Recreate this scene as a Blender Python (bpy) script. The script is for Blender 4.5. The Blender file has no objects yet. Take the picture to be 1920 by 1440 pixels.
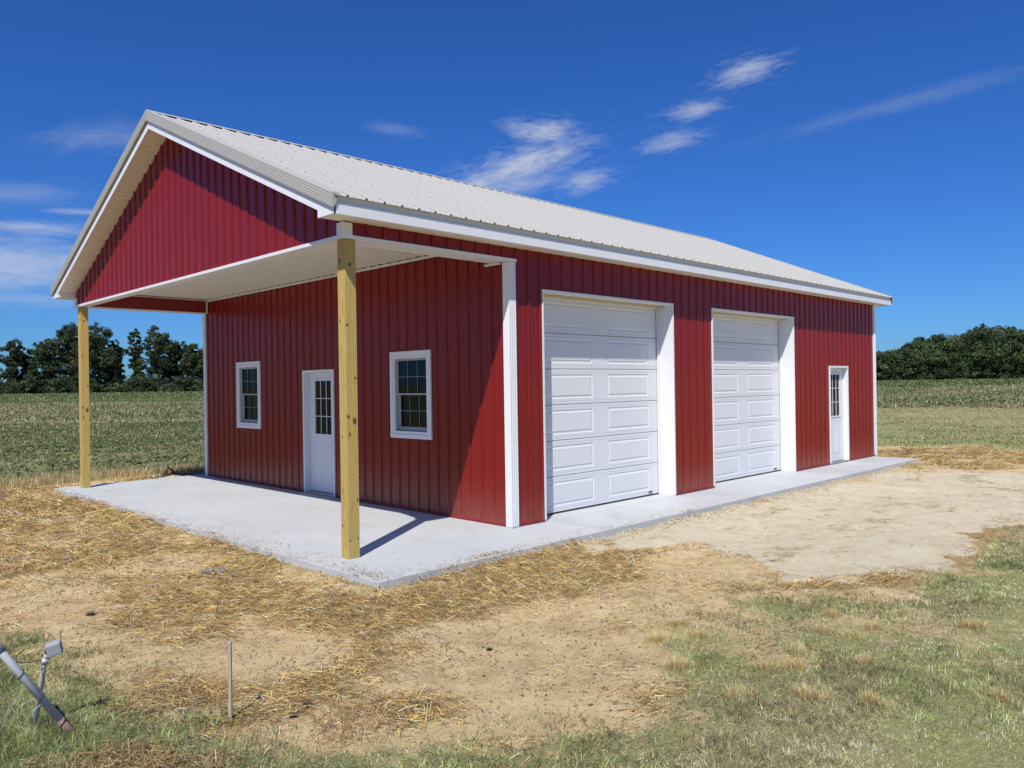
import bpy, math, random
import numpy as np
from mathutils import Matrix, Vector

# ------------------------------------------------------------------ camera, world, sun, exposure
S = bpy.context.scene
COL = S.collection
rng = np.random.default_rng(7)
random.seed(7)
CAM = Vector((-7.0324, -7.0951, 1.8420))
FW = Vector((0.705303, 0.708906, 0.000111)).normalized()
RT = Vector((0.708828, -0.705223, -0.014956)).normalized()
UP = RT.cross(FW).normalized()
cd = bpy.data.cameras.new('camera')
cam = bpy.data.objects.new('camera', cd); COL.objects.link(cam)
cam.matrix_world = Matrix(((RT.x, UP.x, -FW.x, CAM.x), (RT.y, UP.y, -FW.y, CAM.y), (RT.z, UP.z, -FW.z, CAM.z), (0, 0, 0, 1)))
cd.sensor_width = 36; cd.lens = 36 * 1459.8 / 1920
cd.clip_start = .05; cd.clip_end = 6000
S.camera = cam

SUN_EL, SUN_AZ = math.radians(52), math.radians(33)      # light travels along +X+Y at SUN_AZ
sdir = Vector((-math.cos(SUN_AZ) * math.cos(SUN_EL), -math.sin(SUN_AZ) * math.cos(SUN_EL), math.sin(SUN_EL)))
sd = bpy.data.lights.new('sun', 'SUN'); sd.energy = 5.0; sd.angle = math.radians(.53); sd.color = (1, .965, .90)
sun = bpy.data.objects.new('sun', sd); COL.objects.link(sun)
sun.rotation_euler = sdir.to_track_quat('Z', 'Y').to_euler()
sun.location = (-20, -20, 40)

W = bpy.data.worlds.new('World'); S.world = W; W.use_nodes = True
wn, wl = W.node_tree.nodes, W.node_tree.links
wn.clear()
def N(t, **k):
    n = wn.new(t)
    for a, b in k.items(): setattr(n, a, b)
    return n
def wmath(op, a, b=None, clamp=False):
    n = N('ShaderNodeMath', operation=op, use_clamp=clamp)
    for i, v in enumerate((a, b)):
        if v is None: continue
        if isinstance(v, (int, float)): n.inputs[i].default_value = v
        else: wl.new(v, n.inputs[i])
    return n.outputs[0]
def wdot(vec, c):
    n = N('ShaderNodeVectorMath', operation='DOT_PRODUCT'); wl.new(vec, n.inputs[0]); n.inputs[1].default_value = c
    return n.outputs['Value']
sky = N('ShaderNodeTexSky', sky_type='NISHITA', sun_disc=False)
sky.sun_elevation = SUN_EL
sky.sun_rotation = math.atan2(sdir.x, sdir.y)
sky.altitude = 0; sky.air_density = 1.0; sky.dust_density = .35; sky.ozone_density = 3.0
hs = N('ShaderNodeHueSaturation'); hs.inputs['Hue'].default_value = .5; hs.inputs['Saturation'].default_value = 1.12; hs.inputs['Value'].default_value = 1.0
wl.new(sky.outputs[0], hs.inputs['Color'])
tc = N('ShaderNodeTexCoord'); D = tc.outputs['Generated']
# thin cirrus wisps: each a stretched patch of streaky noise round one direction of the sky
def sky_dir(u, v):
    d = FW + RT * ((u - 960) / 1459.8) - UP * ((v - 720) / 1459.8)
    return d.normalized()
WISPS = [(985, 308, 130, 36, 17, .78, 3.4), (1018, 246, 68, 25, -4, .74, 3.4), (1098, 338, 56, 24, 12, .55, 4), (905, 342, 90, 26, 18, .7, 4), (970, 345, 90, 26, 10, .5, 4),
         (1255, 266, 66, 20, 12, .42, 4), (1305, 206, 58, 17, 12, .5, 4), (1398, 134, 64, 22, 14, .62, 4),
         (1690, 192, 230, 17, 15, .11, 2), (1580, 222, 120, 11, 17, .10, 2),
         (30, 492, 190, 52, -2, .62, 1.5), (50, 427, 120, 12, -3, .5, 2), (146, 397, 75, 7, -2, .42, 2),
         (190, 258, 120, 26, 4, .20, 2), (30, 362, 100, 22, 0, .18, 2), (740, 243, 60, 14, -8, .16, 3), (60, 560, 220, 16, -3, .25, 2)]
acc = None
for k, (u, v, a, b, ang, st, fr) in enumerate(WISPS):
    c = sky_dir(u, v)
    c1 = sky_dir(u + math.cos(math.radians(ang)) * 20, v - math.sin(math.radians(ang)) * 20)
    ta = (c1 - c); ta -= c * ta.dot(c); ta.normalize(); tb = c.cross(ta).normalized()
    fa, fb = 1459.8 / a, 1459.8 / b
    x = wdot(D, ta * fa); y = wdot(D, tb * fb)
    cmb = N('ShaderNodeCombineXYZ'); wl.new(wmath('MULTIPLY', x, fr * .42 * a / 100), cmb.inputs[0]); wl.new(wmath('MULTIPLY', y, fr * .45 * b / 30), cmb.inputs[1]); cmb.inputs[2].default_value = k * 7.3
    nz = N('ShaderNodeTexNoise'); nz.inputs['Scale'].default_value = 1.6; nz.inputs['Detail'].default_value = 9; nz.inputs['Roughness'].default_value = .62; nz.inputs['Distortion'].default_value = .8
    wl.new(cmb.outputs[0], nz.inputs['Vector'])
    r2 = wmath('ADD', wmath('MULTIPLY', x, x), wmath('MULTIPLY', y, y))
    fall = wmath('POWER', 2.718, wmath('MULTIPLY', r2, -1.3))
    nn = wmath('SUBTRACT', nz.outputs['Fac'], .5)
    m = wmath('MULTIPLY', wmath('SUBTRACT', wmath('ADD', fall, wmath('MULTIPLY', nn, 1.9)), .15, True), 1.05, True)
    m = wmath('MULTIPLY', wmath('MULTIPLY', m, wmath('POWER', fall, .45)), st)
    front = wmath('GREATER_THAN', wdot(D, c), .5)
    m = wmath('MULTIPLY', m, front)
    acc = m if acc is None else wmath('MAXIMUM', acc, m)
tint = N('ShaderNodeMix', data_type='RGBA', blend_type='MULTIPLY'); tint.inputs[0].default_value = 1; wl.new(hs.outputs[0], tint.inputs[6]); tint.inputs[7].default_value = (.45, .97, 1.86, 1)
mixc = N('ShaderNodeMix', data_type='RGBA'); wl.new(acc, mixc.inputs[0]); wl.new(tint.outputs[2], mixc.inputs[6])
mixc.inputs[7].default_value = (10.0, 10.8, 12.2, 1)
bg = N('ShaderNodeBackground'); bg.inputs['Strength'].default_value = .058
wl.new(mixc.outputs[2], bg.inputs['Color'])
wo = N('ShaderNodeOutputWorld'); wl.new(bg.outputs[0], wo.inputs['Surface'])
S.view_settings.view_transform = 'Standard'; S.view_settings.look = 'None'
S.view_settings.exposure = .04; S.view_settings.gamma = 1; S.view_settings.use_curve_mapping = False

# ------------------------------------------------------------------ numpy noise
_perm = np.random.default_rng(3).random((256, 256))
def vnoise(x, y):
    xi, yi = np.floor(x).astype(int), np.floor(y).astype(int)
    fx, fy = x - xi, y - yi
    fx, fy = fx * fx * (3 - 2 * fx), fy * fy * (3 - 2 * fy)
    a = _perm[xi & 255, yi & 255]; b = _perm[(xi + 1) & 255, yi & 255]
    c = _perm[xi & 255, (yi + 1) & 255]; d = _perm[(xi + 1) & 255, (yi + 1) & 255]
    return (a * (1 - fx) + b * fx) * (1 - fy) + (c * (1 - fx) + d * fx) * fy
def fbm(x, y, oct=4, seed=0.):
    s = 0; w = .5; t = 0
    for i in range(oct):
        s = s + w * vnoise(x + 17.3 * i + seed * 31.7, y - 9.1 * i + seed * 12.9); t += w
        x, y, w = x * 2.03, y * 2.03, w * .5
    return s / t
def sstep(a, b, x):
    t = np.clip((x - a) / (b - a), 0, 1); return t * t * (3 - 2 * t)
def poly_sd(px, py, poly):                 # signed distance, positive inside
    n = len(poly); d = np.full(px.shape, 1e9); ins = np.zeros(px.shape, bool)
    for i in range(n):
        x0, y0 = poly[i]; x1, y1 = poly[(i + 1) % n]
        ex, ey = x1 - x0, y1 - y0
        t = np.clip(((px - x0) * ex + (py - y0) * ey) / (ex * ex + ey * ey), 0, 1)
        d = np.minimum(d, np.hypot(px - x0 - t * ex, py - y0 - t * ey))
        with np.errstate(divide='ignore', invalid='ignore'):
            c = ((y0 > py) != (y1 > py)) & (px < (x1 - x0) * (py - y0) / (y1 - y0 + 1e-12) + x0)
        ins ^= c
    return np.where(ins, d, -d)

# ------------------------------------------------------------------ dimensions of the place
L, WD, P = 12.29, 9.19, 2.46            # enclosed length, width, porch depth
HB = 3.42                               # underside of porch beams
EO = .31; XO = .305                     # eave and rake overhang
SLOPE = .4265
RX0, RX1 = -P - XO - .02, L + XO
def rz(y): return 3.78 + SLOPE * (min(y, WD - y) + EO)
SX0, SX1, SY0, SY1 = -2.79, 12.05, -1.01, WD + .32

POLY_SAND = [(1.0, -.9), (9.0, -.9), (10.6, -1.5), (11.3, -2.4), (11.8, -4.5), (12.5, -8), (8.5, -7.2), (4.9, -4.7), (3.9, -4.35), (2.9, -4.6), (1.5, -4.15), (.65, -3.2), (1.15, -2.2), (.2, -1.3)]
POLY_LAWN = [(-15, .5), (-5.62, .35), (-5.36, -.39), (-5.27, -1.13), (-5.28, -1.87), (-5.02, -2.5), (-4.84, -3.05), (-4.62, -3.5), (-3.5, -4.2), (-2.7, -3.9), (-1.85, -3.45), (-.86, -3.37), (.34, -3.86), (1.5, -4.2), (2.9, -4.65), (3.9, -4.5), (4.9, -4.75), (8.5, -7.2), (12.5, -8), (30, -12), (30, -40), (-25, -40), (-25, .5)]
POLY_BACKLAWN = [(14.0, 5), (15.5, 1.5), (18.0, -.8), (15.3, -2.9), (16, -9), (60, -14), (46, 4), (44, 12), (20, 10)]
POLY_FIELD = [(-60, 12.1), (-4, 11.9), (1, 11.4), (13, 11.6), (20, 12.0), (44, 12.5), (45, 4), (60, -14), (90, -60), (3000, -900), (3000, 3000), (-3000, 3000), (-3000, 12)]
POLY_STRAW_R = [(12.0, .2), (13.2, 3.5), (15, 1.2), (18.2, -.9), (15.8, -2.6), (13.5, -3.0), (11.4, -2.3), (10.7, -1.3), (12.2, -1.0)]

def ground_z(x, y):
    x = np.asarray(x, float); y = np.asarray(y, float)
    r = np.hypot(x, y)
    z = -.085 + 1.12 * sstep(25, 200, r) + 1.2 * sstep(220, 900, r)
    dx = np.maximum(np.maximum(SX0 - x, x - SX1), 0); dy = np.maximum(np.maximum(SY0 - y, y - SY1), 0)
    ds = np.hypot(dx, dy)
    near = sstep(.0, 1.6, ds)
    z = z - .045 * near * (1 - sstep(12, 30, r)) + .03 * sstep(2, 0, np.abs(y - 10.6)) * (x < 4)
    z = z + (fbm(x * .35, y * .35, 3, 2) - .5) * .09 * near * (1 - sstep(25, 60, r))
    z = z + (fbm(x * 1.6, y * 1.6, 4, 5) - .5) * .085 * sstep(0, .5, ds)
    z = z + (fbm(x * 7, y * 7, 3, 8) - .5) * .034 * (1 - sstep(12, 30, r))
    z = np.where(ds <= 0, np.minimum(z, -.15), z)                  # hollow under the slab
    # soil washed up to the lip of the slab on the side of the porch
    lip = sstep(.28, .0, ds) * (ds > 0)
    z = z + lip * (fbm(x * 2.2 + 4, y * 2.2, 3, 11) - .30) * .10
    return z
def zones(x, y):
    am = 1.3 - .8 * (x < -4.4); wx = x + (fbm(x * .8, y * .8, 3, 21) - .5) * am; wy = y + (fbm(x * .8 + 9, y * .8, 3, 22) - .5) * am
    fine = (fbm(x * 5, y * 5, 3, 23) - .5) * .5
    sand = sstep(-.12, .22, poly_sd(wx, wy, POLY_SAND) + fine)
    lw = poly_sd(wx, wy, POLY_LAWN)
    lawn = sstep(-.25, .55, lw + fine)
    bare = sstep(.50, .72, fbm(x * .9 + 3, y * .9, 4, 25)) * .55 + .75 * sstep(1.5, 0, np.hypot((x + 3.3) / 1.0, (y + 3.75) / .5))
    bare = bare * sstep(-4.9, -4.0, x - (y + 2) * .35)
    lawn = lawn * (1 - np.clip(bare, 0, .85))
    bl = sstep(-.6, .9, poly_sd(wx, wy, POLY_BACKLAWN) + fine) * .8
    lawn = np.maximum(lawn, bl)
    field = sstep(-.3, .4, poly_sd(wx, wy, POLY_FIELD))
    # straw: a mulch spread by hand on the bare soil, in patches
    n = fbm(x * .55 + y * .25, y * .8 - x * .1, 4, 31); n2 = fbm(x * 1.8, y * 1.8, 3, 32)
    dens = .95 * sstep(.41, .59, n * .55 + n2 * .45)
    west = sstep(.5, 3.5, y) * (x < SX0 + .3)
    dens = np.maximum(dens, west * (.5 + .5 * sstep(.38, .56, n2)))
    for bx, by, br, s in ((-3.84, -2.44, .42, 1), (-4.46, 1.2, .7, .6), (-2.09, 6.2, 1.5, .5), (-3.38, -1.31, .8, 1), (-1.71, -1.5, .9, 1), (-2.6, -1.55, .8, 1), (-1.29, -2.0, .7, .6), (-.28, -2.4, .5, .8), (-3.81, -.09, .8, .9), (-.3, -1.2, .6, .7), (-4.39, -2.6, .5, .8), (.1, -1.83, .6, .8), (-5.1, -1.8, .4, .7), (-5.0, -2.2, .35, .9)):
        dens = np.maximum(dens, s * sstep(1.25, .35, np.hypot(x - bx, y - by) / br + (n2 - .5) * 1.6))
    for bx, by, br, s in ((-4.95, 1.16, .55, .9), (-4.28, -1.72, .6, .85), (-3.18, -3.2, 1.0, .93), (.32, -2.9, .9, .95), (-2.72, .2, .5, .75), (-2.7, -.9, .35, .7), (-2.75, -2.85, .7, .9), (.9, -2.3, .6, .9), (-1.2, -3.0, .8, .85), (-5.1, -.6, .5, .8)):
        dens = dens * (1 - s * sstep(1.2, .5, np.hypot(x - bx, y - by) / br + (n2 - .5) * .8))
    soil = (1 - sand) * (1 - lawn) * (1 - field)
    inside = (x > SX0 + .02) & (x < SX1) & (y > SY0 + .02) & (y < SY1)
    straw = dens * soil * (y < 10.8) * (x < 9) * (~inside)
    sr = sstep(-.4, .4, poly_sd(wx, wy, POLY_STRAW_R)) * (.45 + .55 * sstep(.4, .55, n2))
    straw = np.maximum(straw, sr)
    return sand, lawn, field, straw

# ------------------------------------------------------------------ materials
MATS = {}
class MT:
    """thin wrapper round a material's node tree"""
    def __init__(s, name):
        s.m = bpy.data.materials.new(name); s.m.use_nodes = True; s.n = s.m.node_tree.nodes; s.l = s.m.node_tree.links
        s.b = s.n['Principled BSDF']; s.out = s.n['Material Output']
    def node(s, t, **k):
        n = s.n.new(t)
        for a, b in k.items():
            if a.startswith('in_'): n.inputs[a[3:].replace('_', ' ')].default_value = b
            else: setattr(n, a, b)
        return n
    def coord(s, kind='Object', scale=(1, 1, 1)):
        t = s.node('ShaderNodeTexCoord'); mp = s.node('ShaderNodeMapping'); mp.inputs['Scale'].default_value = scale
        s.l.new(t.outputs[kind], mp.inputs[0]); return mp.outputs[0]
    def noise(s, vec, scale, detail=5, rough=.55, dist=0.):
        n = s.node('ShaderNodeTexNoise'); n.inputs['Scale'].default_value = scale; n.inputs['Detail'].default_value = detail
        n.inputs['Roughness'].default_value = rough; n.inputs['Distortion'].default_value = dist
        if vec is not None: s.l.new(vec, n.inputs['Vector'])
        return n.outputs['Fac']
    def math(s, op, a, b=None, clamp=False):
        n = s.node('ShaderNodeMath', operation=op, use_clamp=clamp)
        for i, v in enumerate((a, b)):
            if v is None: continue
            if isinstance(v, (int, float)): n.inputs[i].default_value = v
            else: s.l.new(v, n.inputs[i])
        return n.outputs[0]
    def ramp(s, fac, stops):
        r = s.node('ShaderNodeValToRGB'); e = r.color_ramp.elements
        while len(e) < len(stops): e.new(.5)
        for i, (p, c) in enumerate(stops): e[i].position = p; e[i].color = (*c, 1) if len(c) == 3 else c
        s.l.new(fac, r.inputs[0]); return r.outputs[0]
    def mix(s, fac, a, b, mode='MIX'):
        n = s.node('ShaderNodeMix', data_type='RGBA', blend_type=mode)
        for i, v in ((0, fac), (6, a), (7, b)):
            if isinstance(v, (int, float)): n.inputs[i].default_value = v
            elif isinstance(v, tuple): n.inputs[i].default_value = (*v, 1) if len(v) == 3 else v
            else: s.l.new(v, n.inputs[i])
        return n.outputs[2]
    def bump(s, h, strength=.3, dist=.01):
        n = s.node('ShaderNodeBump'); n.inputs['Strength'].default_value = strength; n.inputs['Distance'].default_value = dist
        s.l.new(h, n.inputs['Height']); s.l.new(n.outputs[0], s.b.inputs['Normal']); return n
    def base(s, c):
        if isinstance(c, tuple): s.b.inputs['Base Color'].default_value = (*c, 1)
        else: s.l.new(c, s.b.inputs['Base Color'])
    def set(s, **k):
        for a, b in k.items(): s.b.inputs[a.replace('_', ' ')].default_value = b

def painted(name, col, rough, var=.06, spec=.5, dust=None, wav=.0006):
    t = MT(name); v = t.coord('Object')
    n1 = t.noise(v, .9, 4); n2 = t.noise(v, 14, 5)
    c = t.mix(t.math('MULTIPLY', n1, var * 2), col, tuple(x * .72 for x in col))
    c = t.mix(t.math('MULTIPLY', n2, var), c, tuple(min(1, x * 1.25 + .01) for x in col))
    if dust:
        geo = t.node('ShaderNodeNewGeometry'); sp = t.node('ShaderNodeSeparateXYZ'); t.l.new(geo.outputs['Position'], sp.inputs[0])
        h = t.math('SUBTRACT', 1.0, t.math('MULTIPLY', sp.outputs[2], 1.6), True)
        d = t.math('MULTIPLY', t.math('MULTIPLY', h, h), t.math('MULTIPLY', t.noise(t.coord('Object', (5, 5, 1)), 3, 6), dust))
        c = t.mix(d, c, (.36, .27, .19))
    t.base(c); t.set(Roughness=rough, Specular_IOR_Level=spec)
    r = t.math('ADD', t.math('MULTIPLY', n1, .14), rough - .07)
    t.l.new(r, t.b.inputs['Roughness'])
    t.bump(t.noise(t.coord('Object', (1, 1, .35)), 1.7, 3), .5, wav)
    MATS[name] = t.m; return t.m
painted('red_steel', (.198, .0105, .0085), .27, .14, .34, dust=.35, wav=.004)
painted('white_trim', (.74, .745, .76), .38, .04, .45, dust=.25)
painted('white_door', (.70, .705, .72), .42, .04, .4, dust=.2)
painted('white_vinyl', (.72, .72, .72), .35, .03)
painted('sash_shaded', (.40, .405, .41), .4, .04)  # window sashes on the shadow side: their shade is painted in as grey
painted('scrap_film', (.20, .215, .23), .5, .2)
painted('grid_shaded', (.23, .235, .24), .4, .04)  # grey puts the dimming of bars between the glass into their colour
painted('fascia_white', (.76, .765, .78), .35, .04)
painted('roof_steel', (.425, .415, .385), .55, .07, .25, wav=.003)
painted('ceiling_steel', (.82, .805, .77), .30, .05)
painted('soffit_vinyl', (.80, .745, .66), .5, .07)
painted('red_trim', (.20, .015, .02), .4, .06)
painted('header_wood', (.52, .44, .27), .7, .2)
painted('dark_rubber', (.02, .02, .02), .6, .1)
painted('screw_dark', (.055, .02, .02), .45, .1)
painted('screw_grey', (.22, .215, .20), .5, .1)
painted('grey_pipe', (.50, .505, .51), .45, .14, .5)
painted('black_cable', (.015, .015, .016), .45, .1)
painted('white_cable', (.52, .52, .50), .5, .1)
painted('rusty_sleeve', (.22, .13, .10), .7, .3)
painted('dark_wood', (.045, .03, .025), .8, .3)
painted('grey_plastic', (.34, .35, .36), .5, .2)
painted('paper', (.62, .6, .56), .8, .1)
painted('unlit_interior', (.014, .013, .012), .8, .2)  # near-black colour stands in for the lack of light indoors
t = MT('metal_knob'); t.base((.45, .43, .40)); t.set(Metallic=1., Roughness=.3); MATS['metal_knob'] = t.m

t = MT('post_wood')                                                   # yellow-green treated pine with grain and knots
v = t.coord('Object'); geo = t.node('ShaderNodeSeparateXYZ'); t.l.new(v, geo.inputs[0])
warp = t.noise(t.coord('Object', (6, 6, .8)), 1.3, 4)
ax = t.math('ADD', geo.outputs[0], t.math('MULTIPLY', geo.outputs[1], .83))
gr = t.math('SINE', t.math('ADD', t.math('MULTIPLY', ax, 210), t.math('MULTIPLY', warp, 38)))
c = t.ramp(t.math('ADD', t.math('MULTIPLY', gr, .30), .5), [(0, (.36, .225, .060)), (.55, (.54, .37, .115)), (1, (.62, .45, .165))])
c = t.mix(t.math('MULTIPLY', t.noise(t.coord('Object', (30, 30, .9)), 2, 6), .55), c, (.40, .27, .075))
c = t.mix(t.math('MULTIPLY', t.noise(t.coord('Object', (3, 3, .5)), 1.5, 3), .35), c, (.40, .36, .13))
KN = [(0, .095, 3.19, .012, .018), (0, .105, 2.55, .007, .014), (0, .12, 1.47, .006, .009), (0, .02, 1.86, .01, .004), (0, .09, 1.30, .008, .010), (0, .10, .72, .006, .02), (0, .11, .35, .008, .014), (0, .05, .14, .006, .008),
      (1, .065, 3.15, .013, .016), (1, .02, 2.50, .012, .011), (1, .02, 1.52, .013, .016), (1, .098, 1.47, .018, .030), (1, .035, 1.33, .010, .018), (1, .06, 2.02, .006, .005), (1, .115, 1.93, .012, .012), (1, .02, .20, .006, .010), (1, .115, .21, .008, .008), (1, .12, .62, .008, .018), (1, .06, .9, .005, .008)]
mask = None
for face, a, z, ra, rb in KN:
    ra *= 1.5; rb *= 1.5
    ca = geo.outputs[1 if face == 0 else 0]; cb = geo.outputs[0 if face == 0 else 1]
    dx = t.math('DIVIDE', t.math('SUBTRACT', ca, a - .07), ra); dz = t.math('DIVIDE', t.math('SUBTRACT', geo.outputs[2], z), rb)
    dd = t.math('ADD', t.math('MULTIPLY', dx, dx), t.math('MULTIPLY', dz, dz))
    k = t.math('MULTIPLY', t.math('LESS_THAN', cb, -.0695), t.math('SUBTRACT', 1.25, dd, True))
    mask = k if mask is None else t.math('MAXIMUM', mask, k)
ring = t.noise(t.coord('Object', (160, 160, 90)), 1, 2)
c = t.mix(mask, c, t.ramp(ring, [(.35, (.035, .022, .012)), (.7, (.22, .13, .05))]))
t.base(c); t.set(Roughness=.7, Specular_IOR_Level=.25); t.bump(gr, .25, .0015); MATS['post_wood'] = t.m

t = MT('stake_wood'); n = t.noise(t.coord('Object', (60, 60, 2)), 2, 5)
t.base(t.ramp(n, [(.3, (.28, .235, .17)), (.7, (.52, .45, .34))])); t.set(Roughness=.8); t.bump(n, .4, .002); MATS['stake_wood'] = t.m

t = MT('concrete'); v = t.coord('Object')
n1 = t.noise(v, .55, 5, .6); n2 = t.noise(v, 7, 6, .7); n3 = t.noise(t.coord('Object', (1.2, 60, 1)), 3, 4); n4 = t.noise(v, 160, 3, .6)
c = t.ramp(n1, [(.3, (.44, .455, .455)), (.7, (.535, .545, .54))])
c = t.mix(t.math('MULTIPLY', n2, .32), c, (.37, .38, .38)); c = t.mix(t.math('MULTIPLY', n3, .22), c, (.58, .585, .575))
st2 = t.noise(t.coord('Object', (1, .55, 1)), 1.9, 6, .65); c = t.mix(t.math('MULTIPLY', t.math('SUBTRACT', st2, .54, True), 2.2, True), c, (.33, .325, .30))
sp = t.math('GREATER_THAN', t.noise(v, 34, 2), .735); c = t.mix(t.math('MULTIPLY', sp, .5), c, (.20, .17, .13))
t.base(c); t.set(Roughness=.82, Specular_IOR_Level=.3); t.bump(t.math('ADD', n4, n3), .35, .0025); MATS['concrete'] = t.m

t = MT('glass')                                                       # window pane: tinted see-through with a sky reflection
tr = t.node('ShaderNodeBsdfTransparent'); tr.inputs[0].default_value = (.30, .33, .34, 1)
gl = t.node('ShaderNodeBsdfGlossy'); gl.inputs['Roughness'].default_value = .02; gl.inputs[0].default_value = (.9, .95, 1, 1)
fr = t.node('ShaderNodeFresnel'); fr.inputs[0].default_value = 1.5
ms = t.node('ShaderNodeMixShader'); t.l.new(t.math('MULTIPLY', fr.outputs[0], .33), ms.inputs[0]); t.l.new(tr.outputs[0], ms.inputs[1]); t.l.new(gl.outputs[0], ms.inputs[2])
bmp = t.node('ShaderNodeBump'); bmp.inputs['Strength'].default_value = .05; bmp.inputs['Distance'].default_value = .01
t.l.new(t.noise(t.coord('Object'), 2.5, 2), bmp.inputs['Height']); t.l.new(bmp.outputs[0], gl.inputs['Normal'])
t.l.new(ms.outputs[0], t.out.inputs[0]); MATS['glass'] = t.m

def foliage(name, hue_attr=True, trans=.3, rough=.6):                 # per-blade colour comes from the mesh attribute "tint"
    t = MT(name); a = t.node('ShaderNodeAttribute', attribute_name='tint')
    n = t.noise(t.coord('Object'), 2.3, 3); c = t.mix(t.math('MULTIPLY', n, .3), a.outputs['Color'], t.mix(.5, a.outputs['Color'], (.1, .09, .05)))
    t.base(c); t.set(Roughness=rough, Specular_IOR_Level=.25)
    tl = t.node('ShaderNodeBsdfTranslucent'); t.l.new(c, tl.inputs[0]); ms = t.node('ShaderNodeMixShader'); ms.inputs[0].default_value = trans
    t.l.new(t.b.outputs[0], ms.inputs[1]); t.l.new(tl.outputs[0], ms.inputs[2]); t.l.new(ms.outputs[0], t.out.inputs[0])
    MATS[name] = t.m
foliage('grass_blades'); foliage('straw_stalks', trans=.12, rough=.5); foliage('crop_leaves', trans=.25); foliage('tree_leaves', trans=.22, rough=.65)
t = MT('bark'); n = t.noise(t.coord('Object', (6, 6, 1)), 1.5, 5); t.base(t.ramp(n, [(.3, (.09, .08, .065)), (.7, (.22, .195, .165))])); t.set(Roughness=.9); t.bump(n, .6, .05); MATS['bark'] = t.m

t = MT('ground')                                                      # weights: R sand, G lawn, B field, A straw
v = t.coord('Object'); a = t.node('ShaderNodeAttribute', attribute_name='zone'); sp = t.node('ShaderNodeSeparateColor'); t.l.new(a.outputs['Color'], sp.inputs[0])
nf = t.noise(v, 9, 6, .7); nfc = t.math('MULTIPLY', t.math('SUBTRACT', nf, .5), 1.1)
def soft(w): return t.math('MULTIPLY', t.math('SUBTRACT', t.math('ADD', w, t.math('MULTIPLY', nfc, .9)), .32, True), 2.8, True)
big = t.noise(v, .8, 4, .6); mid = t.noise(v, 4, 6, .65); fin = t.noise(v, 45, 6, .75); vfin = t.noise(v, 220, 4, .7)
soil = t.ramp(mid, [(.28, (.44, .31, .15)), (.5, (.64, .475, .25)), (.72, (.76, .60, .345))])
soil = t.mix(t.math('MULTIPLY', t.math('SUBTRACT', .50, fin, True), 3.5, True), soil, (.34, .23, .12))
soil = t.mix(t.math('MULTIPLY', t.math('SUBTRACT', vfin, .55, True), 2.5, True), soil, (.78, .64, .42))
soil = t.mix(t.math('MULTIPLY', big, .3), soil, (.58, .43, .23))
sand = t.ramp(mid, [(.3, (.54, .455, .30)), (.5, (.63, .55, .385)), (.75, (.69, .62, .46))])
sand = t.mix(t.math('MULTIPLY', t.math('SUBTRACT', .50, fin, True), 3.5, True), sand, (.55, .44, .27))
sand = t.mix(t.math('MULTIPLY', t.math('SUBTRACT', vfin, .56, True), 3, True), sand, (.82, .76, .63))
sand = t.mix(t.math('MULTIPLY', t.math('SUBTRACT', t.noise(t.coord('Object', (.5, 2.2, 1)), 1.6, 6, .7), .60, True), 2.0, True), sand, (.60, .47, .29))
lawn = t.ramp(fin, [(.3, (.10, .115, .035)), (.5, (.27, .275, .10)), (.7, (.54, .50, .26))])
lawn = t.mix(t.math('MULTIPLY', t.math('SUBTRACT', big, .35, True), 1.6, True), lawn, (.40, .34, .19))
fld = t.ramp(fin, [(.30, (.13, .115, .055)), (.5, (.22, .20, .095)), (.68, (.40, .34, .18))])
fld = t.mix(t.math('MULTIPLY', t.noise(t.coord('Object', (.03, .25, 1)), 1, 5), .35), fld, (.10, .12, .045))
band = t.noise(t.coord('Object', (.02, .16, 1)), 1.3, 5, .6)
fld = t.mix(t.math('MULTIPLY', t.math('SUBTRACT', band, .55, True), 4, True), fld, (.30, .25, .13))
straw = t.ramp(t.noise(t.coord('Object', (1, 1, 1)), 60, 6, .8, 1.5), [(.3, (.10, .055, .018)), (.5, (.30, .19, .07)), (.7, (.52, .38, .18))])
c = t.mix(t.math('MULTIPLY', soft(t.math('MULTIPLY', a.outputs['Alpha'], .85)), .75), soil, straw)
c = t.mix(soft(sp.outputs[0]), c, sand); c = t.mix(soft(sp.outputs[1]), c, lawn); c = t.mix(sp.outputs[2], c, fld)
t.base(c); t.set(Roughness=.95, Specular_IOR_Level=.15)
t.bump(t.math('ADD', t.math('ADD', fin, t.math('MULTIPLY', mid, 1.5)), t.math('MULTIPLY', vfin, .5)), .85, .020); MATS['ground'] = t.m

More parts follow.
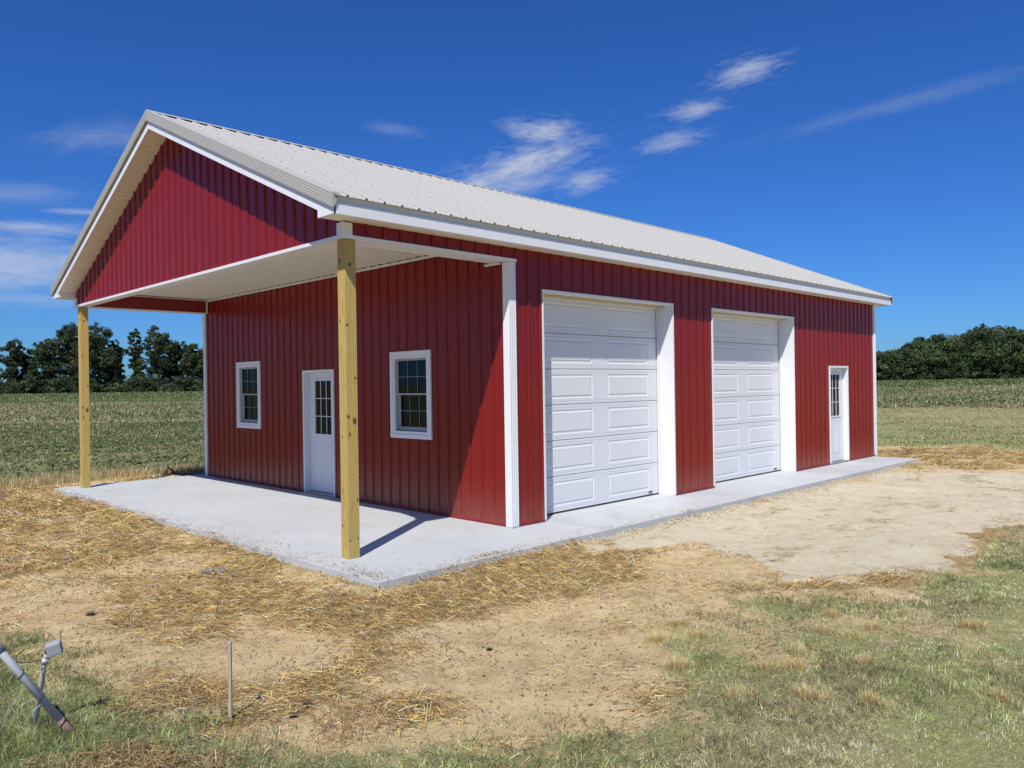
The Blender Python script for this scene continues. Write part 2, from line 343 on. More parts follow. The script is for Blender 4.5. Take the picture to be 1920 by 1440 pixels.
# ------------------------------------------------------------------ object helpers
def tag(o, label=None, cat=None, group=None, kind=None):
    for k, v in (('label', label), ('category', cat), ('group', group), ('kind', kind)):
        if v: o[k] = v
    return o
def link(name, me, parent=None):
    o = bpy.data.objects.new(name, me); COL.objects.link(o)
    if parent: o.parent = parent
    return o
def empty(name, loc=(0, 0, 0)):
    o = bpy.data.objects.new(name, None); COL.objects.link(o); o.location = loc; o.empty_display_size = .2; return o
def np_mesh(name, verts, faces, mat, tint=None, smooth=False, attr='tint'):
    """faces: (n,k) int array or list of such arrays"""
    me = bpy.data.meshes.new(name)
    fl = faces if isinstance(faces, list) else [faces]
    fl = [f for f in fl if len(f)]
    loops = np.concatenate([f.ravel() for f in fl]); tot = np.concatenate([np.full(len(f), f.shape[1]) for f in fl])
    st = np.concatenate([[0], np.cumsum(tot)[:-1]])
    me.vertices.add(len(verts)); me.vertices.foreach_set('co', np.asarray(verts, np.float32).ravel())
    me.loops.add(len(loops)); me.loops.foreach_set('vertex_index', loops.astype(np.int32))
    me.polygons.add(len(tot)); me.polygons.foreach_set('loop_start', st.astype(np.int32)); me.polygons.foreach_set('loop_total', tot.astype(np.int32))
    if smooth: me.polygons.foreach_set('use_smooth', np.ones(len(tot), bool))
    me.materials.append(MATS[mat]); me.update(calc_edges=True)
    if tint is not None:
        ca = me.color_attributes.new(attr, 'FLOAT_COLOR', 'POINT'); ca.data.foreach_set('color', np.asarray(tint, np.float32).ravel())
    return me
class MB:
    def __init__(s): s.v = []; s.f = []
    def quad(s, a, b, c, d):
        i = len(s.v); s.v += [tuple(a), tuple(b), tuple(c), tuple(d)]; s.f.append((i, i + 1, i + 2, i + 3)); return s
    def poly(s, pts):
        i = len(s.v); s.v += [tuple(p) for p in pts]; s.f.append(tuple(range(i, i + len(pts)))); return s
    def box(s, x0, x1, y0, y1, z0, z1):
        i = len(s.v)
        s.v += [(x, y, z) for z in (z0, z1) for y in (y0, y1) for x in (x0, x1)]
        s.f += [tuple(i + k for k in q) for q in ((0, 2, 3, 1), (4, 5, 7, 6), (0, 1, 5, 4), (2, 6, 7, 3), (0, 4, 6, 2), (1, 3, 7, 5))]
        return s
    def prism(s, prof, a, b):                                          # prof: list of points; extruded by vectors a -> b
        i = len(s.v); n = len(prof)
        s.v += [tuple(Vector(p) + Vector(a)) for p in prof] + [tuple(Vector(p) + Vector(b)) for p in prof]
        s.f += [tuple(i + k for k in range(n))[::-1], tuple(i + n + k for k in range(n))]
        s.f += [(i + k, i + (k + 1) % n, i + n + (k + 1) % n, i + n + k) for k in range(n)]
        return s
    def tube(s, pts, r, seg=8, cap=True):
        pts = [Vector(p) for p in pts]; base = len(s.v); rr = r if isinstance(r, (list, tuple)) else [r] * len(pts)
        prev = None
        for k, p in enumerate(pts):
            d = (pts[min(k + 1, len(pts) - 1)] - pts[max(k - 1, 0)]).normalized()
            ref = prev if prev is not None else (Vector((0, 0, 1)) if abs(d.z) < .9 else Vector((1, 0, 0)))
            a = (ref - d * ref.dot(d)).normalized(); prev = a; b = d.cross(a)
            s.v += [tuple(p + (a * math.cos(2 * math.pi * j / seg) + b * math.sin(2 * math.pi * j / seg)) * rr[k]) for j in range(seg)]
        for k in range(len(pts) - 1):
            for j in range(seg):
                q = base + k * seg
                s.f.append((q + j, q + (j + 1) % seg, q + seg + (j + 1) % seg, q + seg + j))
        if cap:
            s.f.append(tuple(base + j for j in range(seg))[::-1]); q = base + (len(pts) - 1) * seg; s.f.append(tuple(q + j for j in range(seg)))
        return s
    def build(s, name, mat, parent=None, bevel=0, smooth=False):
        me = bpy.data.meshes.new(name); me.from_pydata(s.v, [], s.f); me.materials.append(MATS[mat]); me.update()
        if smooth:
            me.polygons.foreach_set('use_smooth', np.ones(len(me.polygons), bool))
        o = link(name, me, parent)
        if bevel:
            m = o.modifiers.new('bevel', 'BEVEL'); m.width = bevel; m.segments = 2; m.limit_method = 'ANGLE'; m.angle_limit = .7
        return o

# ------------------------------------------------------------------ ground sheet, sky is the world
def axis(lo, hi, step, far):
    a = list(np.arange(lo, hi + 1e-6, step)); d = step; x = hi
    up = []
    while x < far: d *= 1.14; x += d; up.append(x)
    d = step; x = lo; dn = []
    while x > -far: d *= 1.14; x -= d; dn.append(x)
    return np.array(dn[::-1] + a + up)
gx, gy = axis(-8, 16, .08, 2500), axis(-8, 14, .08, 2500)
X, Y = np.meshgrid(gx, gy, indexing='ij'); Z = ground_z(X, Y)
sa, la, fi, st = zones(X, Y)
nx, ny = len(gx), len(gy); idx = np.arange(nx * ny).reshape(nx, ny)
F = np.stack([idx[:-1, :-1], idx[1:, :-1], idx[1:, 1:], idx[:-1, 1:]], -1).reshape(-1, 4)
g = link('ground', np_mesh('ground', np.stack([X, Y, Z], -1).reshape(-1, 3), F, 'ground', np.stack([sa, la, fi, st], -1).reshape(-1, 4), True, 'zone'))
tag(g, kind='structure')

# ------------------------------------------------------------------ concrete slab in sections with tooled joints
slab = empty('concrete_slab', (SX0, SY0, 0)); tag(slab, kind='structure')
def inv_parent(o, p): o.parent = p; o.matrix_parent_inverse = Matrix.Translation(-p.location); return o
J = .009
def slab_sec(x0, x1, y0, y1):
    b = MB(); c = .008
    b.box(x0 + J, x1 - J, y0 + J, y1 - J, -.16, 0)
    o = b.build('slab_section', 'concrete', None, bevel=.008); inv_parent(o, slab)
xs = [SX0, 0.56, 3.42, 4.67, 7.80, 9.22, SX1]
for a, b_ in zip(xs[:-1], xs[1:]): slab_sec(a, b_, SY0, -.035)
slab_sec(SX0, -.0, -.035, 4.6); slab_sec(SX0, -.0, 4.6, SY1)
slab_sec(0, L, -.035, WD + .02)
b = MB(); b.box(SX0 + .02, L - .02, SY0 + .02, WD, -.2, -.045); inv_parent(b.build('slab_bed', 'concrete'), slab)

# ------------------------------------------------------------------ ribbed sheets
PITCH = .2286
def rib_profile(u0, u1, phase=.1143):
    pts = {u0: 0., u1: 0.}
    k = math.floor((u0 - phase) / PITCH) - 1
    out = []
    while phase + k * PITCH < u1 + PITCH:
        c = phase + k * PITCH
        for du, h in ((-.020, 0), (-.010, .021), (.010, .021), (.020, 0), (.062, 0), (.070, .0035), (.084, .0035), (.092, 0), (.137, 0), (.145, .0035), (.159, .0035), (.167, 0)):
            out.append((c + du, h))
        k += 1
    return out
def groove_profile(u0, u1, step=.10):
    out = []; k = math.floor(u0 / step) - 1
    while k * step < u1 + step:
        for du, h in ((-.004, 0), (-.002, -.007), (.002, -.007), (.004, 0)): out.append((k * step + du, h))
        k += 1
    return out
def sheet(name, mat, parent, O, U, V, Nn, u0, u1, vlo, vhi, openings=(), brk=(), panel=.9144, prof=rib_profile, start=None):
    O, U, V, Nn = map(Vector, (O, U, V, Nn)); pr = prof(u0 - 1, u1 + 1); pu = [p[0] for p in pr]; ph = [p[1] for p in pr]
    h = lambda u: float(np.interp(u, pu, ph))
    edges = [u0]; s = (start if start is not None else u0) + panel
    while s < u1 - .02:
        if s > u0 + .02: edges.append(s)
        s += panel
    edges.append(u1); objs = []
    for a, b in zip(edges[:-1], edges[1:]):
        cuts = sorted({round(x, 5) for x in [a, b] + [p for p in pu if a < p < b] + [q for op in openings for q in op[:2] if a < q < b] + [q for q in brk if a < q < b]})
        m = MB()
        for c0, c1 in zip(cuts[:-1], cuts[1:]):
            mid = (c0 + c1) / 2; lo0, lo1, hi0, hi1 = vlo(c0), vlo(c1), vhi(c0), vhi(c1)
            segs = []; cur = (lo0, lo1)
            for ua, ub, va, vb in sorted([o for o in openings if o[0] < mid < o[1]], key=lambda o: o[2]):
                if va > cur[0] + 1e-4: segs.append((cur[0], cur[1], va, va))
                cur = (vb, vb)
            segs.append((cur[0], cur[1], hi0, hi1))
            for l0, l1, t0, t1 in segs:
                if t0 - l0 < 1e-4 and t1 - l1 < 1e-4: continue
                pt = lambda u, w: O + U * u + V * w + Nn * h(u)
                m.quad(pt(c0, l0), pt(c1, l1), pt(c1, t1), pt(c0, t0))
        if m.f:
            o = m.build(name, mat, parent); objs.append(o)
    return objs
barn = empty('pole_building', (0, 0, 0))
tag(barn, 'red metal building with cream ribbed roof, open porch and white trim on a slab', 'building')
G1, G2, GW, HG = .61, 4.91, 3.09, 3.09
D2, DW, DH = 9.69, .97, 2.12
D1 = 4.166
WW, WZ0, WZ1 = .965, 1.067, 2.347; WA, WB = 1.598, 6.72
top = lambda u: 3.60
z0 = lambda u: .03
# long wall with the garage doors (faces -Y), runs on over the porch beam
sheet('siding_panel', 'red_steel', barn, (0, 0, 0), (1, 0, 0), (0, 0, 1), (0, -1, 0), 0, L, z0, top, [(G1, G1 + GW, 0, HG), (G2, G2 + GW, 0, HG), (D2, D2 + DW, 0, DH)])
sheet('siding_panel', 'red_steel', barn, (0, 0, 0), (1, 0, 0), (0, 0, 1), (0, -1, 0), -P, 0, lambda u: HB + .02, top)
# end wall under the porch (faces -X)
sheet('siding_panel', 'red_steel', barn, (0, 0, 0), (0, 1, 0), (0, 0, 1), (-1, 0, 0), 0, WD, z0, lambda u: 3.705, [(D1, D1 + DW, 0, DH), (WA, WA + WW, WZ0, WZ1), (WB, WB + WW, WZ0, WZ1)])
# back long wall and far end wall
sheet('siding_panel', 'red_steel', barn, (0, WD, 0), (1, 0, 0), (0, 0, 1), (0, 1, 0), 0, L, z0, top)
sheet('siding_panel', 'red_steel', barn, (0, WD, 0), (1, 0, 0), (0, 0, 1), (0, 1, 0), -P, 0, lambda u: HB + .02, top)
sheet('siding_panel', 'red_steel', barn, (L, 0, 0), (0, 1, 0), (0, 0, 1), (1, 0, 0), 0, WD, z0, lambda u: rz(u) - .06, brk=[WD / 2])
# porch gable (faces -X)
sheet('siding_panel', 'red_steel', barn, (-P, 0, 0), (0, 1, 0), (0, 0, 1), (-1, 0, 0), 0, WD, lambda u: HB + .03, lambda u: rz(u) - .20, brk=[WD / 2])
# roof sheets
cs = 1 / math.hypot(1, SLOPE); sn = SLOPE * cs; SL = (WD / 2 + EO + .035) / cs
z_e = 3.78 - SLOPE * .035
sheet('roof_panel', 'roof_steel', barn, (0, -EO - .035, z_e), (1, 0, 0), (0, cs, sn), (0, -sn, cs), RX0, RX1, lambda u: 0, lambda u: SL)
sheet('roof_panel', 'roof_steel', barn, (0, WD + EO + .035, z_e), (1, 0, 0), (0, -cs, sn), (0, sn, cs), RX0, RX1, lambda u: 0, lambda u: SL)
# ridge cap: two flanges raised on the ribs, a rolled top
zr = rz(WD / 2)
prof = [(0, WD / 2 - .16, zr + .026 - SLOPE * .16), (0, WD / 2 - .02, zr + .026 - .005), (0, WD / 2, zr + .03), (0, WD / 2 + .02, zr + .021), (0, WD / 2 + .16, zr + .026 - SLOPE * .16), (0, WD / 2, zr + .022)]
MB().prism(prof, (RX0 - .01, 0, 0), (RX1 + .01, 0, 0)).build('ridge_cap', 'roof_steel', barn)
# rake trims: stepped vertical face + narrow top flange, white fascia below, at both ends, both slopes
for xe, sx in ((RX0, -1), (RX1, 1)):
    for side in (0, 1):
        yy = (lambda y: y) if side == 0 else (lambda y: WD - y)
        def pt(x, y, dz): return (x, yy(y), 3.78 + SLOPE * (y + EO) + dz)
        m = MB(); prof2 = [(.085, .022), (.012, .026)]                   # (distance inward, height)
        for k in range(5):
            z_a = .022 - k * .029
            prof2 += [(-.014, z_a - .002), (-.014, z_a - .022), (-.006, z_a - .026)]
        prof2 += [(-.014, -.128), (.0, -.140)]
        ya, yb = -EO - .02, WD / 2
        for (i0, h0), (i1, h1) in zip(prof2[:-1], prof2[1:]):
            a0 = pt(xe - sx * i0, ya, h0); a1 = pt(xe - sx * i1, ya, h1); b1 = pt(xe - sx * i1, yb, h1); b0 = pt(xe - sx * i0, yb, h0)
            m.quad(a0, a1, b1, b0)
        m.poly([pt(xe - sx * i, ya, h) for i, h in prof2])
        m.build('rake_trim', 'roof_steel', barn)
        f = MB(); xin = xe - sx * .018
        f0 = [pt(0, -EO, -.145), pt(0, yb, -.145), pt(0, yb, -.245), pt(0, .12, -.245), (0, yy(.02), rz(.02) - .245)]
        lo = max(3.587, 0)
        pr_ = [pt(0, -EO, -.05), pt(0, yb, -.05), pt(0, yb, -.245), (0, yy(-.0), rz(0) - .245), (0, yy(-.0), lo), (0, yy(-EO), lo)]
        f.prism([(xin - sx * .02, q[1], q[2]) for q in pr_], (0, 0, 0), (sx * .02, 0, 0)); f.build('rake_fascia', 'fascia_white', barn)
        # soffit boards under the overhang, running out from the wall
        xw = -P if sx < 0 else L
        xa, xb = sorted((xw, xin - sx * .01))
        sheet('soffit_panel', 'soffit_vinyl', barn, (0, yy(-EO), 3.78 - .225), (0, cs if side == 0 else -cs, sn), (1, 0, 0), (0, sn if side == 0 else -sn, -cs), EO / cs, (WD / 2 + EO) / cs, lambda u: xa, lambda u: xb, panel=2.44, prof=groove_profile)
# eave fascia + drip edge + level soffit on both sides
for side in (0, 1):
    yy = (lambda y: y) if side == 0 else (lambda y: WD - y)
    a, b_ = sorted((yy(-EO), yy(-EO + .02)))
    MB().box(RX0 + .02, RX1 - .02, a, b_, 3.587, 3.704).build('eave_fascia', 'fascia_white', barn)
    a, b_ = sorted((yy(-EO + .021), yy(-EO + .026)))
    MB().box(RX0 + .02, RX1 - .02, a, b_, 3.69, 3.782).build('drip_edge', 'fascia_white', barn)
    a, b_ = sorted((yy(-EO + .02), yy(-.0)))
    sheet('soffit_panel', 'soffit_vinyl', barn, (0, 0, 3.60), (1, 0, 0), (0, 1, 0), (0, 0, -1), RX0 + .03, RX1 - .03, lambda u: a, lambda u: b_, panel=2.44, prof=groove_profile)
for xw, xo in ((-P - .001, RX0 + .04), (L + .001, RX1 - .04)):
    for side in (0, 1):
        yy = (lambda y: y) if side == 0 else (lambda y: WD - y)
        xa, xb = sorted((xw, xo)); a, b_ = sorted((yy(-.002), yy(.008)))
        MB().box(xa, xb, a, b_, 3.592, 3.70).build('eave_return', 'fascia_white', barn)
# porch ceiling and beams
BY1, BY2 = .30, WD - .19
sheet('ceiling_panel', 'ceiling_steel', barn, (0, 0, 3.715), (0, 1, 0), (1, 0, 0), (0, 0, -1), BY1, BY2, lambda u: -P + .15, lambda u: -.001, panel=.9144)
MB().box(-P + .001, -P + .15, .001, WD - .001, HB, HB + .012).build('beam_soffit', 'white_trim', barn)
MB().box(-P + .15, .03, .001, BY1, HB, HB + .012).build('beam_soffit', 'white_trim', barn)
MB().box(-P + .15, .0, BY2, WD - .001, HB, HB + .012).build('beam_soffit', 'white_trim', barn)
MB().box(-P + .145, -P + .15, BY1, BY2, HB + .012, 3.72).build('beam_face', 'ceiling_steel', barn)
MB().box(-P + .15, -.002, BY1 - .005, BY1, HB + .012, 3.72).build('beam_face', 'red_trim', barn)
MB().box(-P + .15, -.002, BY2, BY2 + .005, HB + .012, 3.72).build('beam_face', 'red_trim', barn)
for (x0, x1, y0, y1) in ((-P - .028, -P, -.028, WD + .028), (-P, .115, -.028, 0), (-P, .1, WD, WD + .028)):
    MB().box(x0, x1, y0, y1, HB - .004, HB + .034).build('beam_trim', 'white_trim', barn)
# ceiling edge trims on the wall and beams
MB().box(-.03, -.0195, BY1, BY2, 3.655, 3.692).build('ceiling_trim', 'white_trim', barn)
MB().box(-P + .15, -.03, BY2 - .022, BY2, 3.68, 3.697).build('ceiling_trim', 'white_trim', barn)
MB().box(-P + .15, -.03, BY1, BY1 + .022, 3.68, 3.697).build('ceiling_trim', 'white_trim', barn)
MB().box(-.045, -.0195, BY2 - .03, BY2 + .003, HB, 3.655).build('ceiling_trim', 'white_trim', barn)
MB().box(-.06, -.0195, .12, .40, HB - .03, HB - .006).build('ceiling_trim', 'white_trim', barn)
# corner trims with shallow flutes
def corner(x, y, sx, sy, z0_, z1_, w=.12):
    m = MB(); e = .026
    fl = [(0, 0), (.012, 0), (.016, -.004), (.028, -.004), (.032, 0), (.05, 0), (.054, -.004), (.066, -.004), (.07, 0), (.088, 0), (.092, -.004), (.104, -.004), (.108, 0), (w, 0), (w, -e)]
    cx, cy = x + sx * e, y + sy * e
    A = [(cx - sx * u, cy + sy * h) for u, h in fl]; B = [(cx + sx * h, cy - sy * u) for u, h in fl]
    for arr in (A, B):
        for p0, p1 in zip(arr[:-1], arr[1:]): m.quad((*p0, z0_), (*p1, z0_), (*p1, z1_), (*p0, z1_))
        m.poly([(*p, z1_) for p in arr] + [((x), (y), z1_)]); m.poly([(*p, z0_) for p in arr] + [(x, y, z0_)])
    return m.build('corner_trim', 'white_trim', barn)
corner(0, 0, -1, -1, .005, HB - .006); corner(L, 0, 1, -1, .005, 3.585); corner(0, WD, -1, 1, .005, HB - .006); corner(L, WD, 1, 1, .005, 3.585)
corner(-P, 0, -1, -1, HB + .034, 3.585, .12); corner(-P, WD, -1, 1, HB + .034, 3.585, .12)
# base trims
for x0, x1 in ((.1, G1 - .012), (G1 + GW + .012, G2 - .012), (G2 + GW + .012, D2 - .012), (D2 + DW + .012, L - .1)):
    m = MB().box(x0, x1, -.024, 0, .004, .024); m.quad((x0, -.024, .0245), (x1, -.024, .0245), (x1, -.0, .045), (x0, -.0, .045)); m.build('base_trim', 'red_trim', barn)
for y0, y1 in ((.1, D1 - .012), (D1 + DW + .012, WD - .1)):
    m = MB().box(-.024, 0, y0, y1, .004, .024); m.quad((-.024, y0, .0245), (-.024, y1, .0245), (-0., y1, .045), (-0., y0, .045)); m.build('base_trim', 'red_trim', barn)
# screw heads: rows at the girts / purlins
def hexes(pts, Nn, r, h):
    Nn = Vector(Nn).normalized(); a = Nn.orthogonal().normalized(); b = Nn.cross(a); m = MB()
    for p in pts:
        p = Vector(p); i = len(m.v)
        m.v += [tuple(p + (a * math.cos(k * math.pi / 3) + b * math.sin(k * math.pi / 3)) * r) for k in range(6)] + [tuple(p + Nn * h + (a * math.cos(k * math.pi / 3) + b * math.sin(k * math.pi / 3)) * r * .8) for k in range(6)]
        m.f += [tuple(i + 6 + k for k in range(6))] + [(i + k, i + (k + 1) % 6, i + 6 + (k + 1) % 6, i + 6 + k) for k in range(6)]
    return m
ribs_x = [.1143 + k * PITCH for k in range(-12, 60)]
ops_x = [(G1, G1 + GW, 0, HG), (G2, G2 + GW, 0, HG), (D2, D2 + DW, 0, DH)]
ops_y = [(D1, D1 + DW, 0, DH), (WA, WA + WW, WZ0, WZ1), (WB, WB + WW, WZ0, WZ1)]
def clear(u, z, ops): return not any(a - .03 < u < b + .03 and c - .03 < z < d + .03 for a, b, c, d in ops)
rows = (.12, .75, 1.37, 1.98, 2.6, 3.15)
pts = [(u + .038, -.0, z) for u in ribs_x for z in rows if .13 < u < L - .13 and clear(u + .038, z, ops_x)]
o = hexes(pts, (0, -1, 0), .0065, .006).build('screw_heads', 'screw_dark', barn); o['kind'] = 'stuff'
pts = [(0, u + .038, z) for u in ribs_x for z in rows if .13 < u < WD - .13 and clear(u + .038, z, ops_y)]
o = hexes(pts, (-1, 0, 0), .0065, .006).build('screw_heads', 'screw_dark', barn); o['kind'] = 'stuff'
pts = [(-P, u + .038, z) for u in ribs_x for z in (3.5, 4.1, 4.7, 5.3) if .13 < u < WD - .13 and z < rz(u) - .3]
o = hexes(pts, (-1, 0, 0), .0065, .006).build('screw_heads', 'screw_dark', barn); o['kind'] = 'stuff'
pts = []
for k in range(9):
    s_ = .1 + k * .61
    for u in ribs_x:
        if RX0 + .1 < u < RX1 - .05 and s_ < SL: pts.append((u, -EO - .035 + cs * s_ - sn * .023, z_e + sn * s_ + cs * .023))
o = hexes(pts, (0, -sn, cs), .0075, .006).build('screw_heads', 'screw_grey', barn); o['kind'] = 'stuff'
pts = [(x, y, 3.715) for x in (-2.2, -1.6, -1.0, -.4) for y in [v + .05 for v in ribs_x if BY1 < v < BY2 - .1]]
o = hexes(pts, (0, 0, -1), .007, .006).build('screw_heads', 'screw_grey', barn); o['kind'] = 'stuff'

# posts
def post(x, y, lab):
    o = MB().box(-.0705, .0705, -.0705, .0705, 0, HB - .004).build('porch_post', 'post_wood', barn, bevel=.004)
    o.location = (x, y, 0); o['label'] = lab; return o
post(-P + .02 + .0705, .02 + .0705, 'yellow treated-wood corner post with dark knots, in front of the door')
post(-P + .02 + .0705, WD - .02 - .0705, 'yellow treated-wood post at the far left corner of the porch')

# garage doors: opening jambs, header, six sections each with two stamped panels
def garage(x0, lab):
    d = empty('garage_door', (x0 + GW / 2, .28, 0)); d.parent = barn; d['label'] = lab
    ox, oy = -(x0 + GW / 2), -.28
    def bld(m, n, mat, bev=0):
        o = m.build(n, mat, d, bev); o.matrix_parent_inverse = Matrix.Translation((ox, oy, 0)); return o
    x1 = x0 + GW
    for a, b_ in ((x0 - .002, x0 + .012), (x1 - .012, x1 + .002)): bld(MB().box(a, b_, -.0, .30, .003, HG), 'jamb', 'white_trim')
    bld(MB().box(x0 - .014, x0 + .012, -.026, -.001, .003, HG + .014), 'opening_trim', 'white_trim')
    bld(MB().box(x1 - .012, x1 + .014, -.026, -.001, .003, HG + .014), 'opening_trim', 'white_trim')
    bld(MB().box(x0 + .013, x1 - .013, -.026, -.001, HG - .012, HG + .014), 'opening_trim', 'white_trim')
    bld(MB().box(x0 + .013, x1 - .013, .0, .14, HG - .014, HG - .003), 'header', 'white_trim')
    bld(MB().box(x0 + .013, x1 - .013, .141, .275, HG - .034, HG - .004), 'header', 'header_wood')
    for a, b_ in ((x0 + .013, x0 + .055), (x1 - .055, x1 - .013)): bld(MB().box(a, b_, .245, .268, .003, HG - .035), 'stop_moulding', 'white_vinyl', .003)
    bld(MB().box(x0 + .056, x1 - .056, .245, .268, HG - .075, HG - .035), 'stop_moulding', 'white_vinyl', .003)
    bld(MB().box(x0 + .02, x1 - .02, .283, .31, .002, .026), 'bottom_seal', 'dark_rubber')
    bld(MB().box(x0 + .01, x1 - .01, .34, .36, .003, HG), 'door_backing', 'unlit_interior')
    n = 6; h = (HG - .05) / n
    for k in range(n):
        m = MB(); za, zb = .022 + k * h, .022 + (k + 1) * h - .004; xa, xb = x0 + .016, x1 - .016; y = .28
        cols = [(x0 + .33, x0 + 1.385), (x0 + 1.745, x1 - .29)]
        zi, zj = za + .085, zb - .075
        # section face with a tongue-and-groove lip at top and bottom
        cuts = [xa, *cols[0], *cols[1], xb]
        lip = .012
        m.quad((xa, y + lip, za), (xb, y + lip, za), (xb, y, za + .006), (xa, y, za + .006))
        m.quad((xa, y, zb - .006), (xb, y, zb - .006), (xb, y + lip, zb), (xa, y + lip, zb))
        for (s0, s1) in ((za + .006, zi), (zj, zb - .006)):
            # pinstripe grooves pressed along the section
            gz = [s0, s0 + (s1 - s0) * .38, s0 + (s1 - s0) * .42, s0 + (s1 - s0) * .46, s0 + (s1 - s0) * .50, s1]; gh = [0, 0, .004, .004, 0, 0]
            for q in range(5): m.quad((xa, y + gh[q], gz[q]), (xb, y + gh[q], gz[q]), (xb, y + gh[q + 1], gz[q + 1]), (xa, y + gh[q + 1], gz[q + 1]))
        for a, b_ in ((xa, cols[0][0]), (cols[0][1], cols[1][0]), (cols[1][1], xb)): m.quad((a, y, zi), (b_, y, zi), (b_, y, zj), (a, y, zj))
        for a, b_ in cols:
            rings = [(0, 0), (.010, .0065), (.024, .0065), (.045, -.001), (.05, -.001)]
            R = [[(a + i, y + dd, zi + i), (b_ - i, y + dd, zi + i), (b_ - i, y + dd, zj - i), (a + i, y + dd, zj - i)] for i, dd in rings]
            for r0, r1 in zip(R[:-1], R[1:]):
                for q in range(4): m.quad(r0[q], r0[(q + 1) % 4], r1[(q + 1) % 4], r1[q])
            m.poly(R[-1])
        bld(m, 'door_section', 'white_door')
    m = MB().box(x1 - .33, x1 - .23, .262, .279, .055, .075); bld(m, 'handle', 'dark_rubber', .004)
    return d
garage(G1, 'white sectional garage door nearest the porch'); garage(G2, 'white sectional garage door farther from the porch')

# entry doors with nine lights, frame, casing; frame: local x along the wall, local y inward
def entry(name, M, rec, hinge_right, lab, sticker=False, kick=True):
    d = empty(name); d.parent = barn; d.matrix_local = M; d['label'] = lab
    w, h = DW, DH
    def B(n, mat, bev=0, *bx):
        m = MB()
        for q in bx: m.box(*q)
        return m.build(n, mat, d, bev)
    B('casing', 'white_trim', .002, (-.012, .03, -.026, -.001, .003, h + .014)); B('casing', 'white_trim', .002, (w - .03, w + .012, -.026, -.001, .003, h + .014)); B('casing', 'white_trim', .002, (.031, w - .031, -.026, -.001, h - .03, h + .014))
    B('frame', 'white_vinyl', 0, (0, .03, .0, rec + .05, .003, h), (w - .03, w, 0, rec + .05, .003, h), (.031, w - .031, 0, rec + .05, h - .03, h))
    B('threshold', 'metal_knob', .003, (.031, w - .031, -.03, rec + .04, .002, .03))
    s0, s1, t0, t1 = .034, w - .034, .038, h - .034
    g0, g1, h0, h1 = w / 2 - .265, w / 2 + .265, 1.03, 1.95
    m = MB(); y0, y1 = rec, rec + .044
    m.box(s0, g0, y0, y1, t0, t1); m.box(g1, s1, y0, y1, t0, t1); m.box(g0, g1, y0, y1, t0, h0); m.box(g0, g1, y0, y1, h1, t1)
    # two pressed panels below
    o = m.build('door_slab', 'white_door', d)
    for a in (w / 2 - .29, w / 2 + .045):
        m = MB(); a1 = a + .245; b0, b1 = .22, .84; R = [[(a + i, y0 - e_, b0 + i), (a1 - i, y0 - e_, b0 + i), (a1 - i, y0 - e_, b1 - i), (a + i, y0 - e_, b1 - i)] for i, e_ in ((0, .0005), (.008, .007), (.02, .007), (.03, .002), (.05, .006))]
        for r0, r1 in zip(R[:-1], R[1:]):
            for q in range(4): m.quad(r0[q], r0[(q + 1) % 4], r1[(q + 1) % 4], r1[q])
        m.poly(R[-1]); m.build('raised_panel', 'white_door', d)
    fr_ = .028
    B('light_frame', 'white_vinyl', .003, (g0 - fr_, g0 + .004, y0 - .012, y0 - .001, h0 - fr_, h1 + fr_), (g1 - .004, g1 + fr_, y0 - .012, y0 - .001, h0 - fr_, h1 + fr_), (g0 + .005, g1 - .005, y0 - .012, y0 - .001, h0 - fr_, h0 + .004), (g0 + .005, g1 - .005, y0 - .012, y0 - .001, h1 - .004, h1 + fr_))
    bars = [(g0 + (g1 - g0) * k / 3 - .006, g0 + (g1 - g0) * k / 3 + .006, y0 + .004, y0 + .012, h0, h1) for k in (1, 2)]
    bars += [(g0 + (g1 - g0) * i / 3 + .007, g0 + (g1 - g0) * (i + 1) / 3 - .007, y0 + .004, y0 + .012, h0 + (h1 - h0) * k / 3 - .006, h0 + (h1 - h0) * k / 3 + .006) for k in (1, 2) for i in range(3)]
    B('muntin_grid', 'white_vinyl', 0, *bars)
    for i in range(3):
        for k in range(3):
            B('pane', 'glass', 0, (g0 + (g1 - g0) * i / 3 + .001, g0 + (g1 - g0) * (i + 1) / 3 - .001, y0 + .016, y0 + .020, h0 + (h1 - h0) * k / 3 + .001, h0 + (h1 - h0) * (k + 1) / 3 - .001))
    if sticker: B('sticker', 'paper', 0, (g1 - .14, g1 - .045, y0 + .0215, y0 + .0225, 1.76, 1.87), (g1 - .10, g1 - .05, y0 + .0215, y0 + .0225, 1.69, 1.752))
    kx = s0 + .06 if not hinge_right else s1 - .06
    m = MB(); m.tube([(kx, y0 - .001, .93), (kx, y0 - .012, .93)], .032, 14); m.tube([(kx, y0 - .012, .93), (kx, y0 - .035, .93), (kx, y0 - .045, .93), (kx, y0 - .065, .93), (kx, y0 - .072, .93)], [.012, .012, .026, .028, .015], 14)
    m.build('handle', 'metal_knob', d, smooth=True)
M_end = Matrix(((0, 1, 0, 0), (1, 0, 0, D1), (0, 0, 1, 0), (0, 0, 0, 1)))    # local x -> +Y, local y -> +X
entry('entry_door', M_end, .085, False, 'white half-glass entry door under the porch', True)
entry('entry_door', Matrix.Translation((D2, 0, 0)), .085, False, 'white half-glass entry door in the long wall beyond the garage doors')

